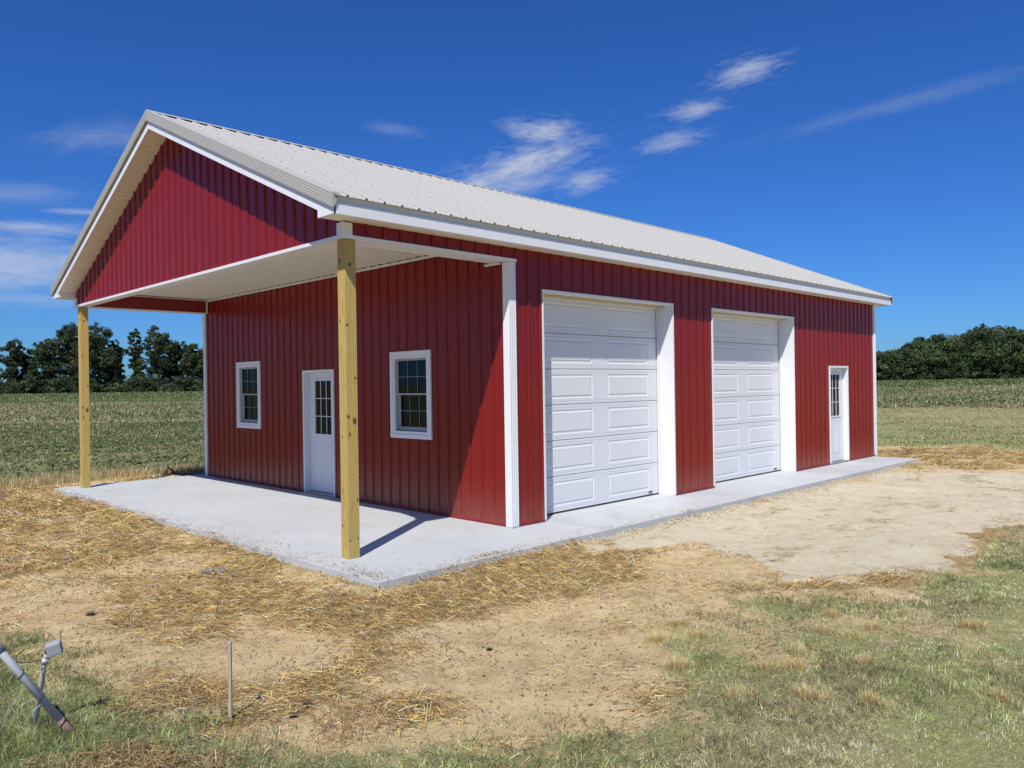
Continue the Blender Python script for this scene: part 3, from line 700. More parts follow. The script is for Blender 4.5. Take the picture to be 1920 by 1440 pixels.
# double-hung windows, six over six
def window(y, lab):
    d = empty('window'); d.parent = barn; d.matrix_local = Matrix(((0, 1, 0, 0), (1, 0, 0, y), (0, 0, 1, WZ0), (0, 0, 0, 1))); d['label'] = lab
    w, h = WW, WZ1 - WZ0
    def B(n, mat, bev, *bx):
        m = MB()
        for q in bx: m.box(*q)
        return m.build(n, mat, d, bev)
    def ring(x0, x1, z0_, z1_, t_, y0, y1): return [(x0, x0 + t_, y0, y1, z0_, z1_), (x1 - t_, x1, y0, y1, z0_, z1_), (x0 + t_, x1 - t_, y0, y1, z0_, z0_ + t_), (x0 + t_, x1 - t_, y0, y1, z1_ - t_, z1_)]
    B('window_trim', 'white_trim', .003, *ring(-.004, w + .004, -.004, h + .004, .062, -.030, -.001))
    B('window_trim', 'white_trim', .003, *ring(.06, w - .06, .06, h - .06, .04, -.022, .01))
    B('window_frame', 'sash_shaded', .002, *ring(.092, w - .092, .08, h - .092, .022, -.002, .09))
    i0, i1 = .115, w - .115; k0, km, k1 = .105, h * .507, h - .115
    B('upper_sash', 'sash_shaded', .002, (i0, i0 + .018, .02, .045, km - .012, k1), (i1 - .018, i1, .02, .045, km - .012, k1), (i0 + .018, i1 - .018, .02, .045, km - .012, km + .012), (i0 + .022, i1 - .022, .02, .045, k1 - .018, k1))
    B('lower_sash', 'sash_shaded', .002, (i0, i0 + .03, .052, .078, k0, km + .010), (i1 - .03, i1, .052, .078, k0, km + .010), (i0 + .03, i1 - .03, .052, .078, k0, k0 + .055), (i0 + .03, i1 - .03, .052, .078, km - .012, km + .010))
    for (a, b_, c, e, yy_, n) in ((i0 + .022, i1 - .022, km + .014, k1 - .018, .034, 'u'), (i0 + .03, i1 - .03, k0 + .055, km - .012, .066, 'l')):
        bars = [(a + (b_ - a) * k / 3 - .004, a + (b_ - a) * k / 3 + .004, yy_ - .007, yy_ - .003, c, e) for k in (1, 2)]
        bars += [(a + (b_ - a) * i / 3 + .005, a + (b_ - a) * (i + 1) / 3 - .005, yy_ - .007, yy_ - .003, (c + e) / 2 - .004, (c + e) / 2 + .004) for i in range(3)]
        B('muntin_grid', 'grid_shaded', 0, *bars)
        for i in range(3):
            for k in range(2):
                B('pane', 'glass', 0, (a + (b_ - a) * i / 3 + .001, a + (b_ - a) * (i + 1) / 3 - .001, yy_, yy_ + .004, c + (e - c) * k / 2 + .001, c + (e - c) * (k + 1) / 2 - .001))
window(WA, 'white six-over-six window nearer the building corner'); window(WB, 'white six-over-six window left of the porch door')
# added near-black lining, darkness put into its colour so rooms read dark through panes
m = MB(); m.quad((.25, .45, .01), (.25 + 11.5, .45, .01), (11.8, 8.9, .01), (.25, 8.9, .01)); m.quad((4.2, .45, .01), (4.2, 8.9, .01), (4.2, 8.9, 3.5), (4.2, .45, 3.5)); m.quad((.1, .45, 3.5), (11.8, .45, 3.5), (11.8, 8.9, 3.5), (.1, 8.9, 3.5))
m.build('dark_lining', 'unlit_interior', barn)

# ------------------------------------------------------------------ scattered strips (grass, straw, crops) as one mesh each
def pick(n, x0, x1, y0, y1, wfun):
    x = rng.uniform(x0, x1, n); y = rng.uniform(y0, y1, n); k = rng.random(n) < wfun(x, y); return x[k], y[k]
def in_view(x, y, pad=.12, dmin=2.5):
    dx, dy = x - CAM.x, y - CAM.y; f = dx * FW.x + dy * FW.y; r = dx * RT.x + dy * RT.y
    return (f > dmin) & (np.abs(r) < f * (.6576 + pad) + .8)
def footprint(x, y, m=0.): return (x > SX0 - m) & (x < SX1 + m) & (y > SY0 - m) & (y < SY1 + m)
def blades(name, x, y, z, ln, wd, lean, az, col, mat, nseg=2, flat=False):
    n = len(x); face = az + rng.normal(0, .5, n) + np.pi / 2
    dx, dy = np.cos(az), np.sin(az); wx, wy = np.cos(face) * wd / 2, np.sin(face) * wd / 2
    V = []; 
    for k in range(nseg + 1):
        t_ = k / nseg; hor = ln * (np.sin(lean) * t_ * (.55 + .45 * t_)) if not flat else ln * (t_ - .5)
        ver = ln * np.cos(lean) * t_ * (1 - .18 * t_) if not flat else ln * np.sin(lean) * (t_ - .5) + .012 * np.sin(np.pi * t_) * rng.random(n)
        wk = 1 - t_ ** 1.6 if not flat else 1.
        cx, cy, cz = x + dx * hor, y + dy * hor, z + ver
        if flat or k < nseg:
            V.append(np.stack([cx - wx * wk, cy - wy * wk, cz], -1)); V.append(np.stack([cx + wx * wk, cy + wy * wk, cz + (wd * .3 if flat else 0)], -1))
        else: V.append(np.stack([cx, cy, cz], -1))
    m_ = len(V); V = np.stack(V, 1).reshape(-1, 3); b0 = (np.arange(n) * m_)[:, None]
    quads = [b0 + np.array([[2 * k, 2 * k + 1, 2 * k + 3, 2 * k + 2]]) for k in range(nseg if flat else nseg - 1)]
    faces = [np.concatenate(quads)] if quads else []
    if not flat: faces.append(b0 + np.array([[2 * nseg - 2, 2 * nseg - 1, 2 * nseg]]))
    tint = np.repeat(np.concatenate([col, np.ones((n, 1))], 1), m_, 0)
    return link(name, np_mesh(name, V, faces, mat, tint))
def palette(n, cols, w, var=.32):
    c = np.array(cols)[rng.choice(len(cols), n, p=np.array(w) / sum(w))]
    return np.clip(c * np.exp(rng.normal(0, var, (n, 1))) + rng.normal(0, .008, (n, 3)), .005, .9)
GREEN = [(.13, .19, .052), (.20, .25, .085), (.08, .13, .045), (.34, .36, .17)]
DRY = [(.52, .43, .24), (.40, .32, .17), (.62, .54, .35), (.28, .21, .11)]
# front lawn
def w_lawn(x, y):
    s_, l_, f_, t_ = zones(x, y); n = fbm(x * 2.4, y * 2.4, 3, 41)
    return np.clip(l_ * (.35 + .6 * (x < -4.4) + 1.1 * sstep(.35, .6, n)), 0, 1) * in_view(x, y)
x, y = pick(1500000, -9, 9.5, -7.6, .8, w_lawn)
d = np.hypot(x - CAM.x, y - CAM.y); k = rng.random(len(x)) < np.clip(7 / d, .3, 1); x, y, d = x[k], y[k], d[k]
n = len(x); dryn = fbm(x * .75, y * .75, 4, 43); left = x < -4.7
isdry = rng.random(n) < np.where(left, .14, .24 + .62 * sstep(.44, .64, dryn))
OLIVE = [(.20, .27, .075), (.30, .345, .12), (.11, .165, .05), (.46, .46, .25)]
col = np.where(isdry[:, None], palette(n, DRY, [3, 3, 2, 1]) * 1.1, np.where(left[:, None], palette(n, GREEN, [4, 3, 3, 1]) * 1.1, palette(n, OLIVE, [4, 3.5, 2.5, 1.5]) * 1.1))
pt_ = fbm(x * 1.3 + 5, y * 1.3, 4, 45); pf = np.where(left, 1, .74 + .85 * sstep(.32, .66, pt_)) * np.exp(rng.normal(0, .15, n)); pf = pf * np.exp((vnoise(x * 26, y * 26) - .5) * 1.5 + (vnoise(x * 9 + 3, y * 9) - .5) * .8); col = np.clip(col * pf[:, None], .01, .9)
ln = rng.uniform(.014, .046, n) * (1.5 - .7 * sstep(.35, .6, pt_)) * np.where(left, 1.6, 1.) * (.7 + .8 * fbm(x * 1.7, y * 1.7, 3, 44)); wd = rng.uniform(.0022, .0044, n) * np.clip(d / 6, 1, 2.2)
o = blades('grass', x, y, ground_z(x, y) - .003, ln, wd, rng.uniform(.3, 1.45, n), rng.uniform(0, 6.283, n), col, 'grass_blades')
tag(o, 'short patchy green and brown lawn grass in front of the bare soil', 'grass', kind='stuff')
# dry clippings lying along the bottom left of the lawn
def w_clip(x, y):
    a = (x + 5.65) * .709 - (y + 2.70) * .705; b = (x + 5.65) * .705 + (y + 2.70) * .709
    return .9 * sstep(1.2, .5, np.hypot(a / .55, b / .22) + (fbm(x * 4, y * 4, 3, 77) - .5)) + .45 * sstep(1.1, .4, np.hypot((x + 4.45) / .35, (y + 3.2) / .3)) + .25 * sstep(.5, .2, np.hypot(x + 5.1, y + 2.05))
x, y = pick(60000, -6.6, -3.8, -4.2, -1.4, w_clip); n = len(x)
o = blades('dry_clippings', x, y, ground_z(x, y) + rng.uniform(.0, .035, n), rng.uniform(.03, .11, n), rng.uniform(.002, .0035, n), rng.normal(0, .35, n), rng.uniform(0, 6.283, n), palette(n, [(.36, .23, .10), (.26, .15, .06), (.5, .37, .2)], [3, 2, 2]), 'straw_stalks', 2, True)
tag(o, 'heap of brown dry grass clippings at the bottom left', 'clippings', kind='stuff')
# straw mulch
def w_straw(x, y):
    t_ = zones(x, y)[3]; return np.clip(t_ * 1.15 + .012, 0, 1) * (~footprint(x, y, -.10)) * in_view(x, y, .2)
xa, ya = pick(430000, -9, 3.2, -4.4, 11, w_straw); d = np.hypot(xa - CAM.x, ya - CAM.y); k = rng.random(len(xa)) < np.clip(6.5 / d, .3, .95); xa, ya = xa[k], ya[k]
xb, yb = pick(60000, 9, 20, -4, 4.5, lambda x, y: np.clip(zones(x, y)[3], 0, 1) * (~footprint(x, y, 0)))
x, y = np.concatenate([xa, xb]), np.concatenate([ya, yb]); n = len(x); d = np.hypot(x - CAM.x, y - CAM.y)
flow = 5.5 + 2.4 * fbm(x * .6, y * .6, 2, 51)
az = np.where(rng.random(n) < .45, -.78 + (flow - 6.7) * .9 + rng.normal(0, .33, n), rng.uniform(0, 6.283, n))
dn = zones(x, y)[3]; onslab = footprint(x, y, 0)
ht = np.where(onslab, .006, ground_z(x, y) + rng.random(n) ** 2 * (.008 + .05 * dn))
ln = rng.uniform(.02, .13, n) * np.clip(d / 9, 1, 1.5); wd = rng.uniform(.0018, .0042, n) * np.clip(d / 7, 1, 2.3)
col = palette(n, [(.56, .36, .11), (.68, .49, .20), (.38, .225, .065), (.84, .70, .44), (.13, .075, .03)], [3.5, 2.6, 3, 1.1, 3.4])
col = np.clip(col * np.exp((vnoise(x * 19, y * 19) - .5) * 1.3 + (vnoise(x * 6 + 3, y * 6) - .5) * .7)[:, None], .01, .9)
o = blades('straw', x, y, ht, ln, wd, rng.normal(0, .26, n), az, col, 'straw_stalks', 2, True)
tag(o, 'golden straw mulch scattered over the bare soil round the slab', 'straw', kind='stuff')
n = 1500; e = rng.random(n); along = np.where(e < .5, rng.uniform(SY0, 7, n), rng.uniform(SX0, 3.5, n)); off = np.abs(rng.normal(0, .22, n)) + .01
x = np.where(e < .5, SX0 + off, along); y = np.where(e < .5, along, SY0 + off * .8)
o = blades('slab_straw', x, y, np.full(n, .002), rng.uniform(.01, .07, n), rng.uniform(.0015, .003, n), np.zeros(n), rng.uniform(0, 6.283, n), palette(n, [(.50, .34, .12), (.30, .20, .09), (.12, .08, .04)], [3, 2, 1]), 'straw_stalks', 2, True)
tag(o, 'stray bits of straw blown onto the edges of the concrete', 'straw', kind='stuff')
# short dark and tan bits of litter pressed into the bare soil
def w_lit(x, y):
    s_, l_, f_, t_ = zones(x, y); return (1 - s_) * (1 - f_) * (.25 + .75 * sstep(.40, .62, fbm(x * 1.7, y * 1.7, 4, 63))) * (~footprint(x, y, 0)) * in_view(x, y)
x, y = pick(170000, -8, 5, -5.4, 9, w_lit); d = np.hypot(x - CAM.x, y - CAM.y); k = rng.random(len(x)) < np.clip(6 / d, .25, 1); x, y, d = x[k], y[k], d[k]; n = len(x)
o = blades('soil_litter', x, y, ground_z(x, y) + .003, rng.uniform(.008, .06, n), rng.uniform(.0015, .0035, n) * np.clip(d / 7, 1, 2), rng.normal(0, .25, n), rng.uniform(0, 6.283, n), palette(n, [(.13, .08, .04), (.34, .23, .12), (.70, .58, .36), (.07, .05, .03)], [3, 2, 1.6, 1]), 'straw_stalks', 2, True)
tag(o, 'bits of dark and tan plant litter pressed into the bare soil', 'litter', kind='stuff')
# wisps of straw and debris on the pale sand, short sprigs of grass
def w_sw(x, y): return (zones(x, y)[0] > .5) * sstep(.58, .74, fbm(x * 1.3, y * 2.6, 4, 61)) * .6 * (~footprint(x, y, 0))
x, y = pick(26000, .5, 12, -7, -1, w_sw); n = len(x)
o = blades('straw_wisps', x, y, ground_z(x, y) + .006, rng.uniform(.05, .16, n), rng.uniform(.004, .008, n), rng.normal(0, .08, n), rng.normal(-.75, .5, n), palette(n, [(.48, .34, .17), (.33, .22, .11), (.20, .19, .09)], [3, 2, 1.2]), 'straw_stalks', 2, True)
tag(o, 'thin wisps of straw and twigs on the pale sand', 'straw', kind='stuff')
# loose gravel along the apron edge and on the sand + clods on the soil
def pebbles(name, x, y, r, z, cols, w, label, cat):
    n = len(x); base = np.array([(1, 0, 0), (0, 1, 0), (-1, 0, 0), (0, -1, 0), (0, 0, 1), (0, 0, -1)], float); f = np.array([(0, 1, 4), (1, 2, 4), (2, 3, 4), (3, 0, 4), (1, 0, 5), (2, 1, 5), (3, 2, 5), (0, 3, 5)])
    V = base[None] * rng.uniform(.6, 1.25, (n, 6, 1)) * r[:, None, None] * np.array([1, 1, .65])
    a = rng.uniform(0, 6.283, n); c_, s_ = np.cos(a)[:, None], np.sin(a)[:, None]
    V = np.stack([V[..., 0] * c_ - V[..., 1] * s_ + x[:, None], V[..., 0] * s_ + V[..., 1] * c_ + y[:, None], V[..., 2] + z[:, None]], -1).reshape(-1, 3)
    o = link(name, np_mesh(name, V, (np.arange(n) * 6)[:, None, None] .repeat(8, 1).reshape(-1, 1) + np.tile(f, (n, 1)), 'straw_stalks', np.repeat(np.concatenate([palette(n, cols, w, .1), np.ones((n, 1))], 1), 6, 0)))
    tag(o, label, cat, kind='stuff')
x = rng.uniform(.2, 11.8, 3800); y = SY0 - .01 - np.abs(rng.normal(0, .13, 3800)); x2, y2 = pick(4200, 0, 12, -6.5, -1.05, lambda x, y: (zones(x, y)[0] > .3) * sstep(.4, .7, fbm(x * 2, y * 2, 3, 66)))
x, y = np.concatenate([x, x2]), np.concatenate([y, y2])
pebbles('gravel', x, y, np.minimum(rng.gamma(2.2, .0042, len(x)) + .002, .022), ground_z(x, y) + .004, [(.60, .51, .36), (.50, .40, .27), (.66, .58, .43)], [3, 2, 2], 'pale loose gravel along the edge of the apron and sand', 'gravel')
def w_cl(x, y):
    s_, l_, f_, t_ = zones(x, y); return (1 - s_) * (1 - f_) * (1 - l_ * .8) * sstep(.35, .7, fbm(x * 1.4, y * 1.4, 3, 68)) * (~footprint(x, y, 0)) * in_view(x, y)
x, y = pick(60000, -8, 5, -5, 9, w_cl)
pebbles('soil_clods', x, y, np.minimum(rng.gamma(1.8, .0030, len(x)) + .0015, .014), ground_z(x, y) + .001, [(.22, .145, .09), (.32, .23, .15), (.13, .085, .055)], [3, 3, 2], 'small clods of dry brown soil on the bare ground', 'soil')
# dirt spilled onto the slab lip
x = np.concatenate([rng.uniform(-2.78, -2.5, 500), rng.normal(-2.66, .06, 500), rng.normal(-1.25, .22, 700)]); y = np.concatenate([rng.uniform(-.4, 3.2, 500) , rng.normal(-.62, .2, 500), -.98 + np.abs(rng.normal(0, .07, 700))])
k = (x > SX0 + .01) & (y > SY0 + .01); x, y = x[k], y[k]
pebbles('spilled_dirt', x, y, rng.gamma(1.6, .0017, len(x)) + .001, np.full(len(x), .002), [(.25, .17, .11), (.40, .30, .19), (.14, .10, .07)], [3, 3, 1], 'crumbs of soil spilled on the edge of the porch slab', 'soil')

# tall dry grass along the near edge of the field
def w_edge(x, y): return np.exp(-((y - 11.35 + .25 * np.sin(x)) / .5) ** 2) * (.4 + fbm(x * 2, y * 2, 2, 71)) * (x < 4)
x, y = pick(60000, -9, 4, 10, 12.9, w_edge); n = len(x)
o = blades('field_edge_grass', x, y, ground_z(x, y), rng.uniform(.10, .34, n), rng.uniform(.006, .011, n), rng.uniform(.05, .8, n), rng.uniform(0, 6.283, n), palette(n, [(.50, .38, .19), (.38, .28, .13), (.60, .50, .30), (.15, .17, .06)], [3, 3, 2, 1]), 'straw_stalks')
tag(o, 'tall dry tan grass along the edge of the field behind the porch', 'grass', kind='stuff')
# rough grass behind on the right
x, y = pick(120000, 11, 46, -9, 12, lambda x, y: (zones(x, y)[1] > .3) * (.35 + .65 * sstep(.4, .6, fbm(x * .4, y * .4, 3, 73)))); n = len(x)
x, y = x[x > 12.4], y[x > 12.4]; k = in_view(x, y, .2); x, y = x[k], y[k]; n = len(x); dr = rng.random(n) < np.clip(sstep(.45, .62, fbm(x * .12 + 2, y * .25, 3, 74)) * .5 + .75 * sstep(24, 32, x + y * .4), .08, .9)
o = blades('rough_grass', x, y, ground_z(x, y), rng.uniform(.04, .10, n), rng.uniform(.015, .03, n), rng.uniform(.2, 1.2, n), rng.uniform(0, 6.283, n), np.where(dr[:, None], palette(n, DRY, [3, 3, 2, 2]), palette(n, GREEN, [3, 4, 1, 2])), 'grass_blades')
tag(o, 'mown green and straw-coloured grass beyond the right end of the building', 'grass', kind='stuff')

# crop field: low leafy plants in rows mixed with pale stubble, thinning into coarser clumps far away
def clumps(name, x, y, size, nleaf, cols, w, label, cat, mat='crop_leaves', up=.55):
    n = len(x); z = ground_z(x, y); N_ = n * nleaf
    cx = np.repeat(x, nleaf); cy = np.repeat(y, nleaf); cz = np.repeat(z, nleaf); s_ = np.repeat(size, nleaf)
    px = cx + rng.normal(0, .42, N_) * s_; py = cy + rng.normal(0, .42, N_) * s_; pz = cz + rng.random(N_) * s_ * up + .01
    a = rng.uniform(0, 6.283, N_); tl = rng.uniform(-.9, .9, N_); ls = s_ * rng.uniform(.22, .42, N_)
    ux, uy, uz = np.cos(a) * np.cos(tl), np.sin(a) * np.cos(tl), np.sin(tl); vx, vy = -np.sin(a), np.cos(a); tw = rng.uniform(-.6, .6, N_)
    c = np.stack([px, py, pz], -1); U = np.stack([ux, uy, uz], -1) * ls[:, None]; V = np.stack([vx, vy, tw], -1) * ls[:, None] * .55
    vs = np.stack([c - U, c + V, c + U, c - V], 1).reshape(-1, 3); f = np.arange(N_ * 4).reshape(-1, 4)
    o = link(name, np_mesh(name, vs, f, mat, np.repeat(np.concatenate([palette(N_, cols, w), np.ones((N_, 1))], 1), 4, 0)))
    if label: tag(o, label, cat, kind='stuff')
    return o
def wedge(n, d0, d1, u0, u1, pw=1.):
    dd = d0 + (d1 - d0) * rng.random(n) ** pw; u = rng.uniform(u0, u1, n); return CAM.x + dd * (FW.x + RT.x * u), CAM.y + dd * (FW.y + RT.y * u)
XS, YS = [], []; SZ = []
for (d0, d1, cnt, sz, pw) in ((15.5, 45, 40000, .10, 1.9), (45, 105, 26000, .20, 1.4), (105, 215, 20000, .42, 1.2)):
    for u0, u1 in ((-.76, -.36), (.42, .82)):
        x, y = wedge(cnt // 2, d0, d1, u0, u1, 1 / pw)
        y = np.where(rng.random(len(y)) < .88, np.round(y / .76) * .76 + rng.normal(0, .07, len(y)), y) if sz < .3 else y
        k = (poly_sd(x, y, POLY_FIELD) > .2); x, y = x[k], y[k]
        gap = fbm(x * .05, y * .35, 3, 81); k = rng.random(len(x)) < .62 + .38 * sstep(.62, .45, gap); x, y = x[k], y[k]
        XS.append(x); YS.append(y); SZ.append(rng.uniform(.7, 1.4, len(x)) * sz)
clumps('crop_plants', np.concatenate(XS), np.concatenate(YS), np.concatenate(SZ), 6, [(.11, .165, .05), (.085, .135, .045), (.18, .215, .085), (.27, .26, .12)], [3, 3, 2, 1.5], 'low green crop plants growing in the field behind the building', 'crop')
x, y = wedge(90000, 16, 90, -.76, -.36, .6); x2, y2 = wedge(60000, 25, 110, .42, .82, .7); x, y = np.concatenate([x, x2]), np.concatenate([y, y2])
k = (poly_sd(x, y, POLY_FIELD) > .1) & (rng.random(len(x)) < .30 + sstep(.50, .66, fbm(x * .05, y * .35, 3, 81)) * .2 + .5 * np.exp(-((y - 17.5) / 1.6) ** 2) - .14 * (y > 22)); x, y = x[k], y[k]; n = len(x); d = np.hypot(x - CAM.x, y - CAM.y)
o = blades('crop_stubble', x, y, ground_z(x, y), rng.uniform(.06, .22, n) * np.clip(d / 30, .9, 2), rng.uniform(.006, .012, n) * np.clip(d / 20, 1, 4), rng.uniform(0, 1.3, n), rng.uniform(0, 6.283, n), palette(n, [(.48, .39, .22), (.36, .29, .15), (.60, .52, .34)], [3, 3, 2]), 'straw_stalks')
tag(o, 'pale dry stubble standing in bands across the field', 'stubble', kind='stuff')

# dead grass tufts in the lawn
TUFTS = [(-2.01, -3.61, 1.2, 'wide pale dead grass tuft farthest left, where the lawn thins into bare soil'), (-1.75, -3.80, 1, 'pale dead tuft just right of the wide tuft at the left end of the lawn'),
         (-2.49, -4.09, 1.25, 'large golden dead tuft standing alone left of the paired tufts'), (-2.07, -4.54, 1.1, 'white-tipped dead tuft, left one of the touching pair in mid lawn'),
         (-1.90, -4.65, .9, 'smaller dead tuft, right one of the touching pair in mid lawn'), (-1.04, -4.48, 1.0, 'dead tuft left of the tallest pale clump in the upper lawn'),
         (-1.02, -4.69, .9, 'tallest pale dead clump of the upper lawn'), (-.71, -4.74, .8, 'small dead tuft right of the tallest pale clump'),
         (-.21, -5.29, 1.1, 'pale dead tuft standing alone near the right edge of the picture'), (-2.62, -4.61, 1.1, 'straggly dead tuft below the touching pair'),
         (-2.33, -4.99, 1.2, 'spread-out dead tuft low in mid lawn'), (-1.53, -4.97, .8, 'faint dead tuft below the tallest pale clump'),
         (-1.61, -5.81, .8, 'dead tuft nearest the bottom right corner'), (-1.59, -3.48, .8, 'uppermost small dead tuft, at the edge of the bare soil'),
         (-2.22, -5.33, .9, 'dead tuft low in the lawn, right of the spread-out one'), (-.59, -4.36, .9, 'low brownish tuft at the top of the lawn')]
for i, (tx, ty, s_, tlab) in enumerate(TUFTS):
    n = 460; a = rng.uniform(0, 6.283, n); r_ = rng.random(n) ** .6 * .055 * s_; sc_ = rng.integers(0, 4, n); ox = rng.normal(0, .03, 4)[sc_]; oy = rng.normal(0, .03, 4)[sc_]
    x, y = tx + np.cos(a) * r_ + ox, ty + np.sin(a) * r_ + oy
    o = blades('dry_grass_tuft', x - tx, y - ty, np.zeros(n), rng.uniform(.05, .10, n) * s_, rng.uniform(.0014, .0026, n), .08 + r_ / .055 * rng.uniform(.2, .95, n), a + rng.normal(0, .7, n), palette(n, [(.60, .47, .22), (.50, .34, .12), (.66, .57, .36)], [3, 3, 1.5]), 'straw_stalks')
    o.location = (tx, ty, float(ground_z(tx, ty)) - .004)
    tag(o, tlab, 'grass tuft', 'dead grass tufts in the lawn')

# ------------------------------------------------------------------ small things on the ground
def gz(x, y): return float(ground_z(np.array(x), np.array(y)))
sx_, sy_ = -4.982, -2.626
st_ = MB().box(-.015, .015, -.010, .010, -.12, .47)
o = st_.build('wooden_stake', 'stake_wood', None, .002); o.location = (sx_, sy_, gz(sx_, sy_)); o.rotation_euler = (.01, -.03, .95)
tag(o, 'thin weathered wooden survey stake standing upright where the lawn meets the soil', 'stake')
# leaning thick pipe with a band at its top and a rusty sleeve at the foot
Pb = Vector((-5.652, -2.085, gz(-5.652, -2.085) - .06)); Pt = Vector((-6.16, -1.95, .645)); ax = (Pt - Pb).normalized()
pipe = empty('leaning_pipe', Pb); tag(pipe, 'thick grey metal pipe leaning out of the grass in the lower left corner', 'pipe')
def P_(o): return inv_parent(o, pipe)
P_(MB().tube([Pb + ax * .16, Pt], .021, 18).build('pipe_shaft', 'grey_pipe', None, smooth=True))
P_(MB().tube([Pb - ax * .03, Pb + ax * .165], .0222, 18).build('rusty_foot', 'rusty_sleeve', None, smooth=True))
q = Pb + ax * (Vector((-6.004, -2.011, .426)) - Pb).length
P_(MB().tube([q - ax * .018, q + ax * .05], .0255, 18).build('clamp_band', 'grey_pipe', None, smooth=True))
P_(MB().tube([q - ax * .022, q - ax * .016], .0262, 18).build('clamp_seal', 'black_cable', None, smooth=True))
# thin pipe with a grey junction box on top
Qb = Vector((-5.826, -1.863, gz(-5.826, -1.863) - .05)); Qm = Vector((-5.773, -1.916, .262))
tp = empty('conduit_post', Qb); tag(tp, 'thin grey conduit standing behind the thick pipe with a square junction box on top', 'conduit')
bx_c = Vector((-5.752, -1.972, .345))
inv_parent(MB().tube([Qb, Qm, Qm + Vector((.008, -.012, .03)), bx_c - Vector((0, 0, .02))], [.0145, .0145, .015, .011], 14).build('conduit', 'grey_pipe', None, smooth=True), tp)
inv_parent(MB().tube([Qm - Vector((.002, -.002, .015)), Qm + Vector((.004, -.006, .015))], .0175, 14).build('coupling', 'grey_pipe', None, smooth=True), tp)
jb = MB().box(-.040, .040, -.028, .028, -.036, .036).build('junction_box', 'grey_plastic', None, .004); jb.location = bx_c + Vector((.012, -.012, .0)); jb.rotation_euler = (.12, -.22, -.35); 
jb.parent = tp; jb.matrix_parent_inverse = Matrix.Translation(-tp.location)
def on_box(m, n, mat, bev=0, smooth=False):
    o = m.build(n, mat, jb, bev, smooth); return o
on_box(MB().box(-.036, .036, -.036, -.0285, -.032, .032), 'cover_plate', 'grey_plastic', .003)
on_box(MB().tube([(-.0405, .006, -.010), (-.052, .006, -.010)], [.015, .013], 14), 'knockout', 'black_cable', 0, True)
for a_, b_ in ((-.03, .014), (.028, -.016)): on_box(MB().tube([(a_, b_, .0365), (a_, b_ + .002, .046)], .004, 6), 'lug', 'grey_pipe')
def wire(pts, r, mat, lab, cat='wire'):
    P0 = [Vector(p) for p in pts]; out = []
    for i in range(len(P0) - 1):
        a, b, c, e = P0[max(i - 1, 0)], P0[i], P0[i + 1], P0[min(i + 2, len(P0) - 1)]
        for k in range(5):
            t_ = k / 5; out.append(.5 * ((2 * b) + (c - a) * t_ + (2 * a - 5 * b + 4 * c - e) * t_ * t_ + (3 * b - a - 3 * c + e) * t_ ** 3))
    out.append(P0[-1]); o = MB().tube(out, r, 6).build('wire', mat, None, smooth=True); tag(o, lab, cat); return o
wire([(-5.862, -1.912, .358), (-5.906, -1.868, .312), (-5.9, -1.874, .279), (-5.876, -1.898, .274), (-5.833, -1.941, .28), (-5.806, -1.967, .287)], .0022, 'black_cable', 'black wire looping between the top of the pipe and the junction box')
wire([(-5.775, -1.93, .258), (-5.80, -1.964, .249), (-5.80, -1.973, .202), (-5.788, -1.986, .145)], .002, 'black_cable', 'short black wire wound round the upper conduit')
wire([(-5.864, -1.91, .156), (-5.898, -1.876, .086), (-5.943, -1.832, .0), (-5.976, -1.798, gz(-5.976, -1.798) + .005)], .002, 'white_cable', 'pale wire running from behind the pipe to the left edge of the picture')
wire([(-5.835, -1.939, .066), (-5.909, -1.865, .0), (-5.95, -1.825, gz(-5.95, -1.825) + .01)], .0015, 'white_cable', 'thin pale string stretched from the lower conduit into the grass')
def round_pipe(s_, ph, turns):
    out = []; e1 = ax.orthogonal().normalized(); e2 = ax.cross(e1); n_ = int(8 * turns)
    for k in range(n_ + 1):
        a_ = ph + 2 * math.pi * turns * k / n_; out.append(Pb + ax * (s_ + .05 * turns * k / n_) + (e1 * math.cos(a_) + e2 * math.sin(a_)) * .0245)
    return out
wire(round_pipe(.30, 0, 1.2), .002, 'black_cable', 'black wire wrapped round the lower part of the thick pipe')
wire(round_pipe(.12, 1, .9), .002, 'black_cable', 'black wire wrapped round the rusty foot of the thick pipe')
wire(round_pipe(.50, 2, .9), .002, 'black_cable', 'black wire wrapped round the thick pipe where the conduit crosses it')
wire([(-5.809, -1.985, .056), (-5.819, -1.975, .028), (-5.843, -1.951, .0), (-5.848, -1.946, -.033)], .0028, 'white_cable', 'bent white wire hanging on the lower conduit')
# crumpled grey plastic scrap in the straw
m = MB(); n_ = 7; rr = random.Random(4)
H = [[(i * .045 - .14 + rr.uniform(-.012, .012), j * .035 - .10 + rr.uniform(-.012, .012), rr.uniform(0, .035) + .01) for j in range(n_)] for i in range(n_)]
for i in range(n_ - 1):
    for j in range(n_ - 1):
        if rr.random() < .72: m.quad(H[i][j], H[i + 1][j], H[i + 1][j + 1], H[i][j + 1])
o = m.build('plastic_scrap', 'scrap_film'); o.modifiers.new('thick', 'SOLIDIFY').thickness = .003; o.location = (-3.50, .93, gz(-3.5, .93) + .004); tag(o, 'crumpled scrap of grey plastic lying in the straw left of the slab', 'scrap')
# dark bent root at the far edge of the slab
m = MB(); m.tube([(-.0, 0, -.03), (-.02, -.02, .05), (-.06, .0, .12), (-.12, .03, .18), (-.13, .04, .23)], [.028, .024, .02, .016, .008], 8); m.tube([(0, 0, .0), (.12, -.06, .02), (.35, -.14, .01)], [.022, .018, .006], 8)
o = m.build('dead_root', 'dark_wood', None, smooth=True); o.location = (-.12, 10.6, gz(-.12, 10.6)); tag(o, 'dark bent root sticking up from the grass behind the far edge of the slab', 'root')
